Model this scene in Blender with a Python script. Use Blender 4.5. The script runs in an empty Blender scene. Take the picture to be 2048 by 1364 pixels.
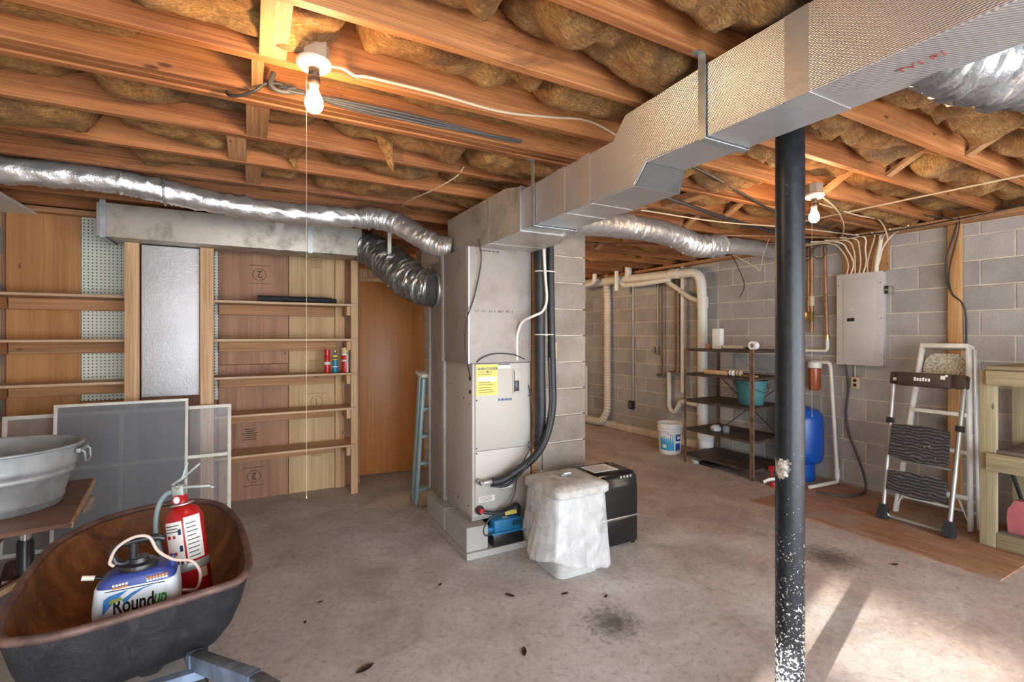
import bpy, bmesh, math, random
from mathutils import Vector, Matrix, noise
R = math.radians
random.seed(7)
sc = bpy.context.scene
COL = sc.collection

# ------------------------------------------------------------------ camera
cam_d = bpy.data.cameras.new('camera')
cam = bpy.data.objects.new('camera', cam_d); COL.objects.link(cam)
cam_d.sensor_width = 36.0; cam_d.lens = 36.0 * 967 / 2048
cam_d.shift_y = -(682 - 672) / 2048
cam_d.clip_start = 0.02
cam.location = (0, 0, 1.45)
cam.rotation_euler = (R(90), 0, R(-28.45))
sc.camera = cam

# ------------------------------------------------------------------ world, sun, exposure
w = bpy.data.worlds.new('world'); sc.world = w; w.use_nodes = True
nt = w.node_tree; bg = nt.nodes['Background']
bg.inputs[0].default_value = (0.86, 0.93, 1.0, 1); bg.inputs[1].default_value = 8.0
sun_d = bpy.data.lights.new('sun', 'SUN'); sun_d.energy = 18; sun_d.angle = R(0.9); sun_d.color = (1, .95, .86)
sun = bpy.data.objects.new('sun', sun_d); COL.objects.link(sun)
sun.rotation_euler = Vector((0.96, 0.278, -0.203)).to_track_quat('-Z', 'Y').to_euler()
def portal(name, loc, rot, sx, sy):
    d = bpy.data.lights.new(name, 'AREA'); d.shape = 'RECTANGLE'; d.size = sx; d.size_y = sy
    d.cycles.is_portal = True
    o = bpy.data.objects.new(name, d); COL.objects.link(o); o.location = loc; o.rotation_euler = rot
portal('portal_doorway', (1.75, -1.68, 1.1), (R(90), 0, 0), 5.3, 2.2)
portal('portal_window', (-1.68, -0.18, 0.72), (0, R(-90), 0), 0.66, 0.85)
sc.view_settings.view_transform = 'Standard'; sc.view_settings.look = 'None'
sc.view_settings.exposure = 0.28; sc.view_settings.gamma = 1.0
sc.view_settings.use_curve_mapping = False
sc.cycles.use_denoising = True
sc.cycles.use_adaptive_sampling = True; sc.cycles.adaptive_threshold = 0.05; sc.cycles.adaptive_min_samples = 16
sc.cycles.max_bounces = 7; sc.cycles.diffuse_bounces = 4; sc.cycles.glossy_bounces = 4
sc.cycles.transparent_max_bounces = 12
sc.cycles.sample_clamp_indirect = 6.0
sc.cycles.caustics_reflective = False; sc.cycles.caustics_refractive = False

# ------------------------------------------------------------------ materials
MAT = {}
class NT:
    def __init__(s, name):
        m = bpy.data.materials.new(name); m.use_nodes = True; s.m = m; s.t = m.node_tree
        s.b = s.t.nodes['Principled BSDF']; MAT[name] = m
    def n(s, typ, **kw):
        nd = s.t.nodes.new(typ)
        for k, v in kw.items():
            if k.startswith('i_'):
                key = k[2:]
                nd.inputs[int(key) if key.isdigit() else key].default_value = v
            else: setattr(nd, k, v)
        return nd
    def l(s, a, b): s.t.links.new(a, b)
    def coord(s, scale=(1, 1, 1), rnd=True, world=False):
        tc = s.n('ShaderNodeTexCoord')
        mp = s.n('ShaderNodeMapping'); mp.inputs['Scale'].default_value = scale
        if world:
            g = s.n('ShaderNodeNewGeometry'); s.l(g.outputs['Position'], mp.inputs['Vector'])
        else:
            s.l(tc.outputs['Object'], mp.inputs['Vector'])
        if rnd:
            oi = s.n('ShaderNodeObjectInfo'); mu = s.n('ShaderNodeMath', operation='MULTIPLY'); mu.inputs[1].default_value = 37.0
            s.l(oi.outputs['Random'], mu.inputs[0])
            cb = s.n('ShaderNodeCombineXYZ')
            for i in range(3): s.l(mu.outputs[0], cb.inputs[i])
            s.l(cb.outputs[0], mp.inputs['Location'])
        return mp.outputs[0]
    def noise(s, vec, scale, detail=4, rough=.55, dist=0.0):
        nd = s.n('ShaderNodeTexNoise'); nd.inputs['Scale'].default_value = scale
        nd.inputs['Detail'].default_value = detail; nd.inputs['Roughness'].default_value = rough
        nd.inputs['Distortion'].default_value = dist
        s.l(vec, nd.inputs['Vector']); return nd.outputs['Fac']
    def ramp(s, fac, stops):
        r = s.n('ShaderNodeValToRGB'); e = r.color_ramp.elements
        while len(e) < len(stops): e.new(0.5)
        for k, (p, c) in enumerate(stops):
            e[k].position = p; e[k].color = (c[0], c[1], c[2], 1) if not isinstance(c, (int, float)) else (c, c, c, 1)
        s.l(fac, r.inputs[0]); return r.outputs[0]
    def mix(s, fac, a, b, mode='MIX'):
        m = s.n('ShaderNodeMix', data_type='RGBA', blend_type=mode)
        if isinstance(fac, (int, float)): m.inputs[0].default_value = fac
        else: s.l(fac, m.inputs[0])
        for v, i in ((a, 6), (b, 7)):
            if isinstance(v, tuple): m.inputs[i].default_value = (v[0], v[1], v[2], 1)
            else: s.l(v, m.inputs[i])
        return m.outputs[2]
    def bump(s, h, strength=.3, dist=.01):
        b = s.n('ShaderNodeBump'); b.inputs['Strength'].default_value = strength; b.inputs['Distance'].default_value = dist
        s.l(h, b.inputs['Height']); s.l(b.outputs[0], s.b.inputs['Normal']); return b
    def base(s, c):
        if isinstance(c, tuple): s.b.inputs['Base Color'].default_value = (c[0], c[1], c[2], 1)
        else: s.l(c, s.b.inputs['Base Color'])
    def rm(s, r, m=0.0):
        s.b.inputs['Roughness'].default_value = r; s.b.inputs['Metallic'].default_value = m
    def val(s, per_obj=.25, col=None):
        """brightness varied from object to object"""
        oi = s.n('ShaderNodeObjectInfo'); mr = s.n('ShaderNodeMapRange')
        mr.inputs[3].default_value = 1 - per_obj; mr.inputs[4].default_value = 1 + per_obj
        s.l(oi.outputs['Random'], mr.inputs[0])
        hs = s.n('ShaderNodeHueSaturation'); s.l(mr.outputs[0], hs.inputs['Value'])
        if isinstance(col, tuple): hs.inputs['Color'].default_value = (*col, 1)
        else: s.l(col, hs.inputs['Color'])
        return hs.outputs[0]

def plain(name, c, rough=.5, metal=0.0, var=.12, scale=6, bump=0.0, bscale=40, emit=None):
    t = NT(name); v = t.coord()
    d = tuple(x * (1 - var) for x in c); b = tuple(min(1, x * (1 + var)) for x in c)
    t.base(t.ramp(t.noise(v, scale), [(.35, d), (.65, b)])); t.rm(rough, metal)
    if bump: t.bump(t.noise(v, bscale, 3), bump, .004)
    if emit:
        t.b.inputs['Emission Color'].default_value = (*emit[:3], 1); t.b.inputs['Emission Strength'].default_value = emit[3]
    return t.m

def wood(name, dark, mid, light, axis=0, rough=.62, var=.18, knots=True, k=1.0, soot=0.0, fw=.65):
    t = NT(name)
    def sc3(a_, l_): q = [a_] * 3; q[axis] = l_; return tuple(q)
    f = t.noise(t.coord(sc3(34.0 * k, .9 * k)), 1.0, 6, .62, .9)
    fine = t.noise(t.coord(sc3(170.0 * k, 2.2 * k)), 1.0, 3, .6, .4)
    c = t.ramp(f, [(.30, dark), (.5, mid), (.70, light)])
    c = t.mix(t.ramp(fine, [(.40, fw), (.56, 0.0)]), c, tuple(x * .55 for x in dark))
    c = t.mix(t.ramp(fine, [(.55, 0.0), (.75, .35)]), c, light)
    f2 = t.noise(t.coord(sc3(6.0, .9)), 1.0, 4, .6, .3)
    c = t.mix(.35, c, t.ramp(f2, [(.35, dark), (.62, light)]))
    if soot: c = t.mix(t.ramp(t.noise(t.coord(sc3(5.0, 1.6)), 1.0, 6, .75, .5), [(.56, 0.0), (.74, soot)]), c, tuple(x * .22 for x in dark))
    if knots:
        vo = t.n('ShaderNodeTexVoronoi'); vo.inputs['Scale'].default_value = 1.0; t.l(t.coord(sc3(9.0, 3.0)), vo.inputs['Vector'])
        c = t.mix(t.ramp(vo.outputs['Distance'], [(.045, .9), (.085, 0.0)]), c, tuple(x * .35 for x in dark))
    t.base(t.val(var, c)); t.rm(rough); t.bump(fine, .3, .002)
    return t.m

joist_m = wood('joist_wood', (.17, .048, .012), (.36, .125, .034), (.50, .215, .074), 0, soot=.75, var=.22)
joisty_m = wood('blocking_wood', (.30, .12, .04), (.50, .25, .10), (.62, .36, .17), 1)
studz_m = wood('stud_wood', (.46, .25, .11), (.66, .42, .22), (.78, .55, .32), 2, var=.08)
shelf_m = wood('shelf_board', (.45, .26, .135), (.62, .41, .245), (.74, .56, .39), 0, var=.10, fw=.3)
cleat_m = wood('cleat_board', (.30, .13, .045), (.46, .22, .085), (.58, .31, .14), 0, var=.10)
ply_d = wood('plywood_dark', (.20, .085, .045), (.34, .165, .09), (.46, .26, .15), 2, var=.06, k=.45, fw=.22)
ply_l = wood('plywood_light', (.44, .27, .12), (.60, .41, .20), (.70, .52, .29), 2, var=.06, knots=False, k=.4, fw=.22)
ply_o = wood('plywood_orange', (.33, .125, .035), (.48, .215, .068), (.56, .28, .10), 2, var=.05, k=.5, fw=.22)
door_m = wood('door_veneer', (.36, .135, .03), (.44, .175, .042), (.52, .22, .06), 2, rough=.42, var=.03, knots=False, k=.5, fw=.22)
bench_m = wood('bench_wood', (.24, .195, .11), (.34, .285, .17), (.44, .375, .235), 2, var=.1)
benchy_m = wood('bench_wood_long', (.24, .195, .11), (.34, .285, .17), (.44, .375, .235), 1, var=.1)
tablewood_m = wood('table_board', (.11, .045, .025), (.20, .085, .045), (.28, .14, .075), 0, rough=.4, var=.03, knots=False)
legwood_m = plain('dark_red_wood', (.09, .022, .014), .35, var=.3, scale=14)

# block wall
def block(name, c1, c2, c3, var=.14):
    t = NT(name); v = t.coord()
    f = t.noise(v, 3.2, 5, .6); g = t.noise(v, 130, 3, .7)
    c = t.ramp(f, [(.3, c1), (.55, c2), (.75, c3)])
    c = t.mix(.35, c, t.ramp(g, [(.35, tuple(x * .55 for x in c2)), (.65, tuple(min(1, x * 1.25) for x in c2))]))
    t.base(t.val(var, c)); t.rm(.92); t.bump(g, .55, .004); return t.m
block_m = block('concrete_block', (.29, .27, .25), (.39, .365, .34), (.47, .445, .415))
blockt_m = block('chimney_block', (.19, .15, .12), (.31, .265, .22), (.41, .37, .33), .10)
blockw_m = block('painted_block', (.44, .43, .42), (.54, .53, .52), (.62, .61, .60), .06)
pad_m = block('pad_concrete', (.33, .31, .285), (.43, .41, .385), (.52, .50, .47), .05)
mortar_m = plain('mortar', (.62, .545, .44), .9, var=.15, scale=9, bump=.4, bscale=120)

# floor
t = NT('floor_concrete'); v = t.coord(rnd=False, world=True)
n1 = t.noise(v, .55, 6, .62, .5); n2 = t.noise(v, 2.6, 8, .68, .7); n3 = t.noise(v, 30, 6, .75); n4 = t.noise(v, 1.2, 5, .6, 1.0)
c = t.ramp(n2, [(.30, (.37, .345, .32)), (.48, (.52, .495, .47)), (.68, (.64, .625, .605))])
c = t.mix(t.ramp(n1, [(.42, 0.0), (.58, .8)]), c, t.ramp(n2, [(.3, (.33, .265, .245)), (.7, (.50, .43, .405))]))
gx = t.n('ShaderNodeSeparateXYZ'); t.l(v, gx.inputs[0])
mr = t.n('ShaderNodeMapRange'); mr.inputs[1].default_value = 1.9; mr.inputs[2].default_value = 3.1; t.l(gx.outputs[0], mr.inputs[0])
ad = t.n('ShaderNodeMath', operation='MULTIPLY_ADD'); ad.inputs[1].default_value = 1.5; ad.inputs[2].default_value = -.75; t.l(n4, ad.inputs[0])
ad2 = t.n('ShaderNodeMath', operation='ADD', use_clamp=True); t.l(mr.outputs[0], ad2.inputs[0]); t.l(ad.outputs[0], ad2.inputs[1])
mb = t.n('ShaderNodeMath', operation='MULTIPLY'); mb.inputs[1].default_value = .62; t.l(ad2.outputs[0], mb.inputs[0])
c = t.mix(mb.outputs[0], c, t.ramp(n2, [(.3, (.27, .17, .125)), (.55, (.40, .28, .225)), (.75, (.53, .43, .37))]))
c = t.mix(t.ramp(n3, [(.32, .55), (.50, 0.0)]), c, (.19, .155, .13))
c = t.mix(t.ramp(n3, [(.58, 0.0), (.72, .6)]), c, (.72, .69, .65))
for (sx, sy, rad) in ((1.61, 1.91, .16), (3.34, 1.79, .2)):
    dv = t.n('ShaderNodeVectorMath', operation='DISTANCE'); t.l(v, dv.inputs[0]); dv.inputs[1].default_value = (sx, sy, 0)
    mu = t.n('ShaderNodeMath', operation='MULTIPLY_ADD'); mu.inputs[1].default_value = .9 * rad * 2; t.l(n3, mu.inputs[0]); t.l(dv.outputs['Value'], mu.inputs[2])
    c = t.mix(t.ramp(mu.outputs[0], [(rad * 1.1, .85), (rad * 2.0, 0.0)]), c, (.075, .06, .052))
t.base(c); t.b.inputs['Roughness'].default_value = .62; t.bump(n3, .18, .004)
floor_m = t.m

# insulation
t = NT('fiberglass'); v = t.coord()
f = t.noise(v, 5.5, 6, .65, .8); g = t.noise(t.coord((1, 3, 1)), 42, 6, .75, 1.2); d = t.noise(v, 2.4, 4, .6)
c = t.ramp(f, [(.28, (.18, .07, .018)), (.45, (.46, .205, .055)), (.60, (.66, .355, .11)), (.8, (.78, .49, .20))])
c = t.mix(t.ramp(g, [(.40, .7), (.56, 0.0)]), c, (.13, .06, .02))
c = t.mix(t.ramp(g, [(.60, 0.0), (.74, .75)]), c, (.88, .68, .40))
c = t.mix(t.ramp(d, [(.54, 0.0), (.70, .75)]), c, (.085, .065, .04))
t.base(c); t.rm(.95); t.bump(g, 1.0, .02)
fiber_m = t.m

# foil faced duct board: fine reinforcing scrim
def foil(name, c, rough, metal, scrim=True, dirt=None, bs=.16, ns=14):
    t = NT(name); v = t.coord(rnd=False)
    f = t.noise(v, ns, 5, .65); f2 = t.noise(v, 3, 5, .6)
    cc = t.ramp(f2, [(.3, tuple(x * .82 for x in c)), (.7, c)])
    if dirt: cc = t.mix(t.ramp(t.noise(t.coord(rnd=False), 4.2, 6, .7), [(.50, 0.0), (.70, .75)]), cc, dirt)
    h = f
    if scrim:
        wv = t.n('ShaderNodeTexWave', bands_direction='DIAGONAL'); wv.inputs['Scale'].default_value = 46; wv.inputs['Distortion'].default_value = .6
        t.l(v, wv.inputs['Vector'])
        wz = t.n('ShaderNodeTexWave', bands_direction='Z'); wz.inputs['Scale'].default_value = 62; t.l(v, wz.inputs['Vector'])
        a = t.n('ShaderNodeMath', operation='ADD'); t.l(wv.outputs['Fac'], a.inputs[0]); t.l(wz.outputs['Fac'], a.inputs[1])
        a2 = t.n('ShaderNodeMath', operation='MULTIPLY_ADD'); a2.inputs[1].default_value = 1.6; t.l(f, a2.inputs[0]); t.l(a.outputs[0], a2.inputs[2]); h = a2.outputs[0]
    t.base(cc); t.rm(rough, metal); t.bump(h, bs, .004); return t.m
foil_m = foil('duct_foil', (.76, .77, .80), .34, .85, ns=34, bs=.28)
foild_m = foil('duct_foil_stained', (.56, .52, .45), .5, .5, dirt=(.20, .155, .12))
foilp_m = foil('plenum_board', (.36, .325, .30), .55, .3, dirt=(.24, .185, .145), bs=.08)
foilb_m = foil('bubble_foil', (.74, .74, .77), .5, .5, scrim=False, bs=1.0, ns=55)
tape_m = foil('foil_tape', (.70, .70, .70), .38, .8, scrim=False, bs=.25, ns=40)
flexm_m = foil('flex_mid_foil', (.40, .40, .41), .3, .8, scrim=False, bs=.9, ns=30)
foilx_m = foil('dark_board', (.085, .078, .072), .75, .1, dirt=(.05, .04, .035), ns=30)  # near-black base with darker mottling
flex_m = foil('flex_foil', (.86, .86, .87), .30, .82, scrim=False, bs=.9, ns=48)
flexk_m = foil('flex_dark_foil', (.33, .345, .33), .22, .75, scrim=False, bs=.8, ns=30)
galv_m = plain('galvanized_strap', (.48, .52, .54), .38, .8, .15, 20)

blackpaint = NT('column_paint'); t = blackpaint; v = t.coord(rnd=False)
pos = t.n('ShaderNodeSeparateXYZ'); t.l(v, pos.inputs[0])
sp = t.noise(v, 95, 3, .7); sp2 = t.noise(v, 30, 5, .7)
mz = t.n('ShaderNodeMapRange'); mz.inputs[1].default_value = 1.15; mz.inputs[2].default_value = .1; mz.inputs[3].default_value = -.10; mz.inputs[4].default_value = .12; t.l(pos.outputs[2], mz.inputs[0])
s1 = t.n('ShaderNodeMath', operation='ADD'); t.l(sp, s1.inputs[0]); t.l(mz.outputs[0], s1.inputs[1])
c = t.ramp(sp2, [(.35, (.006, .007, .010)), (.7, (.018, .021, .027))])
c = t.mix(t.ramp(s1.outputs[0], [(.64, 0.0), (.67, 1.0)]), c, (.66, .64, .60))
dv = t.n('ShaderNodeVectorMath', operation='DISTANCE'); t.l(v, dv.inputs[0]); dv.inputs[1].default_value = (-.05, .012, .95)
mu = t.n('ShaderNodeMath', operation='MULTIPLY_ADD'); mu.inputs[1].default_value = .14; t.l(sp2, mu.inputs[0]); t.l(dv.outputs['Value'], mu.inputs[2])
c = t.mix(t.ramp(mu.outputs[0], [(.100, 1.0), (.108, 0.0)]), c, t.ramp(sp, [(.4, (.25, .23, .19)), (.6, (.70, .66, .58))]))
t.base(c); t.rm(.36); t.bump(sp2, .35, .003); t.b.inputs['Specular IOR Level'].default_value = .38
column_m = t.m

white_m = plain('white_pvc', (.72, .68, .60), .42, var=.06)
cream_m = plain('cream_hose', (.66, .58, .46), .5, var=.08)
copper_m = plain('copper_pipe', (.30, .15, .075), .5, .5, .25, 18)
brownpipe_m = plain('brown_pipe', (.17, .075, .035), .5, .3, .25, 18)
steel_m = plain('grey_conduit', (.40, .39, .37), .4, .7, .12)
black_m = plain('black_rubber', (.018, .02, .024), .5, var=.3, scale=12)
blackp_m = plain('black_plastic', (.02, .02, .022), .3, var=.2)
cablew_m = plain('cream_cable', (.55, .43, .28), .55, var=.08)
cableg_m = plain('grey_cable', (.065, .062, .062), .6, var=.15)
cablek_m = plain('black_cable', (.03, .028, .027), .55, var=.15)
porc_m = plain('porcelain', (.72, .62, .48), .35, var=.05)
brass_m = plain('brass', (.62, .42, .16), .28, .9, .15)
chrome_m = plain('chrome', (.7, .7, .7), .18, 1.0, .05)
galvtub_m = plain('galvanized_tub', (.36, .375, .39), .48, .35, .25, 7, .25, 30)
alu_m = plain('aluminium', (.66, .66, .66), .42, .5, .08, 10)
alup_m = plain('painted_aluminium', (.70, .67, .60), .5, .1, .1, 12)

# ------------------------------------------------------------------ geometry helpers
class G:
    def __init__(s): s.bm = bmesh.new()
    def box(s, x0, x1, y0, y1, z0, z1, bev=0.0, mtx=None):
        b = bmesh.new()
        bmesh.ops.create_cube(b, size=1.0)
        for v in b.verts:
            v.co = Vector((x0 + (v.co.x + .5) * (x1 - x0), y0 + (v.co.y + .5) * (y1 - y0), z0 + (v.co.z + .5) * (z1 - z0)))
        if bev: bmesh.ops.bevel(b, geom=list(b.edges), offset=bev, segments=2, affect='EDGES', profile=.5)
        if mtx: b.transform(mtx)
        return s._merge(b)
    def _merge(s, b):
        m = bpy.data.meshes.new('tmp'); b.to_mesh(m); b.free(); s.bm.from_mesh(m); bpy.data.meshes.remove(m); return s
    def beam(s, a, b, wd, ht, up=(0, 0, 1), bev=0.0):
        """a box from a to b, wd across, ht along up"""
        a, b = Vector(a), Vector(b); d = (b - a); L = d.length; d.normalize()
        u = Vector(up); side = d.cross(u)
        if side.length < 1e-5: side = d.cross(Vector((1, 0, 0)))
        side.normalize(); u = side.cross(d)
        m = Matrix((side, d, u)).transposed().to_4x4(); m.translation = a
        return s.box(-wd / 2, wd / 2, 0, L, -ht / 2, ht / 2, bev, m)
    def tube(s, pts, r, seg=10, cap=True, closed=False):
        """round tube through points; r number or list"""
        pts = [Vector(p) for p in pts]; n = len(pts); bm = s.bm; rings = []
        prev = None
        for i, p in enumerate(pts):
            if closed: d = pts[(i + 1) % n] - pts[i - 1]
            else: d = pts[min(i + 1, n - 1)] - pts[max(i - 1, 0)]
            if d.length < 1e-9: d = Vector((0, 0, 1))
            d.normalize()
            if prev is None:
                a = Vector((0, 0, 1)) if abs(d.z) < .9 else Vector((1, 0, 0))
                u = (a - d * a.dot(d)).normalized()
            else:
                u = prev - d * prev.dot(d)
                if u.length < 1e-6: u = d.orthogonal()
                u.normalize()
            prev = u; v = d.cross(u); rr = r[i] if isinstance(r, (list, tuple)) else r
            ring = []
            for k in range(seg):
                q = 2 * math.pi * k / seg
                rk = rr(i, k) if callable(rr) else rr
                ring.append(bm.verts.new(p + (u * math.cos(q) + v * math.sin(q)) * rk))
            rings.append(ring)
        m = n if closed else n - 1
        for i in range(m):
            A, B = rings[i], rings[(i + 1) % n]
            for k in range(seg): bm.faces.new((A[k], A[(k + 1) % seg], B[(k + 1) % seg], B[k]))
        if cap and not closed:
            bm.faces.new(rings[0][::-1]); bm.faces.new(rings[-1])
        return s
    def lathe(s, prof, seg=28, loc=(0, 0, 0), sx=1.0, sy=1.0, mtx=None, cap=True):
        """prof = [(r, z), ...] turned about z"""
        b = bmesh.new(); rings = []
        for (r, z) in prof:
            if r < 1e-6: rings.append([b.verts.new((0, 0, z))])
            else: rings.append([b.verts.new((r * math.cos(2 * math.pi * k / seg) * sx, r * math.sin(2 * math.pi * k / seg) * sy, z)) for k in range(seg)])
        for A, B in zip(rings, rings[1:]):
            for k in range(seg):
                j = (k + 1) % seg
                if len(A) == 1 and len(B) == 1: continue
                if len(A) == 1: b.faces.new((A[0], B[j], B[k])) if False else b.faces.new((A[0], B[k], B[j]))
                elif len(B) == 1: b.faces.new((A[k], A[j], B[0]))
                else: b.faces.new((A[k], A[j], B[j], B[k]))
        if cap:
            for ring in (rings[0], rings[-1]):
                if len(ring) > 2: b.faces.new(ring)
        bmesh.ops.recalc_face_normals(b, faces=b.faces)
        b.transform(mtx if mtx else Matrix.Translation(loc)); return s._merge(b)
    def prism(s, poly, h, mtx=None, bev=0.0):
        """poly [(x, y)] raised from z=0 to h"""
        b = bmesh.new(); lo = [b.verts.new((x, y, 0)) for x, y in poly]; hi = [b.verts.new((x, y, h)) for x, y in poly]
        b.faces.new(lo[::-1]); b.faces.new(hi); n = len(poly)
        for i in range(n): b.faces.new((lo[i], lo[(i + 1) % n], hi[(i + 1) % n], hi[i]))
        if bev: bmesh.ops.bevel(b, geom=list(b.edges), offset=bev, segments=2, affect='EDGES')
        bmesh.ops.recalc_face_normals(b, faces=b.faces)
        if mtx: b.transform(mtx)
        return s._merge(b)
    def loft(s, rings, closed_ring=True, cap=True):
        bm = s.bm; R_ = [[bm.verts.new(p) for p in ring] for ring in rings]
        for A, B in zip(R_, R_[1:]):
            n = len(A)
            for k in range(n if closed_ring else n - 1): bm.faces.new((A[k], A[(k + 1) % n], B[(k + 1) % n], B[k]))
        if cap and closed_ring: bm.faces.new(R_[0][::-1]); bm.faces.new(R_[-1])
        return s
    def xf(s, m): s.bm.transform(m); return s

def smooth_path(pts, n=8):
    P = [Vector(p) for p in pts]; P = [P[0] * 2 - P[1]] + P + [P[-1] * 2 - P[-2]]; out = []
    for i in range(1, len(P) - 2):
        a, b, c, d = P[i - 1:i + 3]
        for k in range(n):
            q = k / n
            out.append(.5 * ((2 * b) + (c - a) * q + (2 * a - 5 * b + 4 * c - d) * q * q + (3 * b - a - 3 * c + d) * q ** 3))
    out.append(P[-2]); return out

def setp(o, label=None, cat=None, group=None, kind=None):
    for k, v in (('label', label), ('category', cat), ('group', group), ('kind', kind)):
        if v: o[k] = v
    return o

def obj(name, g, m, parent=None, smooth=35, world=False, origin=None, label=None, cat=None, group=None, kind=None):
    me = bpy.data.meshes.new(name)
    bm = g.bm
    if world and parent is not None:
        bm.transform(Matrix(parent['_m']).inverted() if False else ROOTM[parent.name].inverted())
    if origin is not None: bm.transform(Matrix.Translation(-Vector(origin)))
    bmesh.ops.recalc_face_normals(bm, faces=bm.faces)
    bm.to_mesh(me); bm.free()
    if smooth:
        me.shade_smooth(); me.set_sharp_from_angle(angle=R(smooth))
    me.materials.append(m)
    o = bpy.data.objects.new(name, me); COL.objects.link(o)
    if parent is not None: o.parent = parent
    if origin is not None: o.location = origin
    return setp(o, label, cat, group, kind)

ROOTM = {}
def thing(name, label, cat, loc=(0, 0, 0), rot=(0, 0, 0), group=None, kind=None):
    o = bpy.data.objects.new(name, None); COL.objects.link(o)
    o.location = loc; o.rotation_euler = rot; o.empty_display_size = .05
    from mathutils import Euler
    ROOTM[o.name] = Matrix.Translation(loc) @ Euler(rot).to_matrix().to_4x4()
    return setp(o, label, cat, group, kind)

def one(name, g, m, label, cat, group=None, smooth=35):
    """a thing that is one mesh, built in world coordinates; origin moved to its base centre"""
    vs = [v.co for v in g.bm.verts]
    lo = [min(v[i] for v in vs) for i in range(3)]; hi = [max(v[i] for v in vs) for i in range(3)]
    return obj(name, g, m, None, smooth, origin=((lo[0] + hi[0]) / 2, (lo[1] + hi[1]) / 2, lo[2]), label=label, cat=cat, group=group)

def text(s_, size, m, name, parent, mtx, bold=0.0, shear=0.0, ext=.0006, align='LEFT'):
    c = bpy.data.curves.new('txt', 'FONT'); c.body = s_; c.size = size; c.extrude = ext; c.offset = bold; c.shear = shear
    c.align_x = align; c.resolution_u = 3
    tmp = bpy.data.objects.new('txt', c); COL.objects.link(tmp)
    dg = bpy.context.evaluated_depsgraph_get(); me = bpy.data.meshes.new_from_object(tmp.evaluated_get(dg))
    bpy.data.objects.remove(tmp); bpy.data.curves.remove(c)
    me.transform(mtx); me.name = name; me.materials.clear(); me.materials.append(m)
    o = bpy.data.objects.new(name, me); COL.objects.link(o); o.parent = parent
    return o

def nz(x, y, z=0.0): return noise.noise(Vector((x, y, z)))
def struct(name, g, m, parent=None, smooth=None, label=None, **k):
    return obj(name, g, m, parent, smooth, label=label, kind=None if parent else 'structure', **k)
# ================================================================== the setting
XL, XR, YB, YN = -1.6, 5.19, 4.88, -1.7
fl = struct('floor', G().box(-1.9, 5.6, -1.9, 7.4, -.12, 0), floor_m, label='worn mottled concrete basement floor')
setp(fl, cat='floor')

# --- right wall: block courses, one object each
wr = struct('wall_right', G().box(.007, .2, -1.7, 7.4, 0, 2.37), mortar_m, label='grey concrete block wall with tan mortar joints')
wr.location = (XR, 0, 0); wr.rotation_euler = (0, 0, R(1.0)); setp(wr, cat='wall')
def block_mesh(name, L, H, m, D=.05):
    g = G().box(0, D, -L / 2, L / 2, 0, H, .004)
    me = bpy.data.meshes.new(name); g.bm.to_mesh(me); g.bm.free(); me.materials.append(m); return me
BM_full = block_mesh('block', .397, .194, block_m); BM_half = block_mesh('block_half_height', .397, .093, block_m)
BM_low = block_mesh('block_sill', .397, .026, block_m)
def blk(me, parent, loc, rz=0, name='block'):
    o = bpy.data.objects.new(name, me); COL.objects.link(o); o.parent = parent; o.location = loc; o.rotation_euler = (0, 0, rz); return o
for k in range(-8, 5):
    zb = 1.453 + k * .2032
    me = BM_full
    if k == -8: me, zb = BM_low, .0
    if k == 4: me = BM_half
    off = (1.625 + .203) if k % 2 == 0 else 1.625
    for n in range(-1, 13):
        yy = off + n * .4064
        if yy > 6.95: continue
        blk(me, wr, (random.uniform(0, .004), yy, zb + .005))
struct('wall_ledge', G().box(-.10, .02, 4.3, 7.4, 0, .1, .02), mortar_m, wr)

# --- left wall with a window out of frame
wl = struct('wall_left', G().box(-1.85, XL - .014, .30, 7.4, 0, 2.37).box(-1.85, XL - .014, -1.9, -.62, 0, 2.37)
    .box(-1.85, XL - .014, -.62, .30, 0, .40).box(-1.85, XL - .014, -.62, .30, 1.05, 2.37), mortar_m, label='grey concrete block wall at the shelving end')
setp(wl, cat='wall')
BM_l = block_mesh('block_left_wall', .397, .194, block_m)
for k in range(12):
    for n in range(3):
        yy = 3.9 + n * .4064 + (.203 if k % 2 else 0)
        if yy < 4.8: blk(BM_l, wl, (XL, yy, .02 + k * .2032 if k < 11 else 2.17), math.pi)
g = G().box(-1.74, -1.70, -.62, .30, .40, .44).box(-1.74, -1.70, -.62, .30, 1.01, 1.05).box(-1.74, -1.70, -.62, -.58, .40, 1.05).box(-1.74, -1.70, .26, .30, .40, 1.05)
w1 = struct('window_1', g, white_m, label='low basement window in the left wall'); setp(w1, cat='window')
for zz in (.56, .78): struct('muntin', G().box(-1.735, -1.705, -.58, .26, zz, zz + .05), white_m, w1)
# --- wall behind the camera with a wide doorway
wn = struct('wall_near', G().box(-1.9, -.9, -1.9, YN, 0, 2.65).box(4.4, 5.6, -1.9, YN, 0, 2.65).box(-.9, 4.4, -1.9, YN, 2.2, 2.65), blockw_m, label='block wall with a wide open doorway'); setp(wn, cat='wall')
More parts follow.
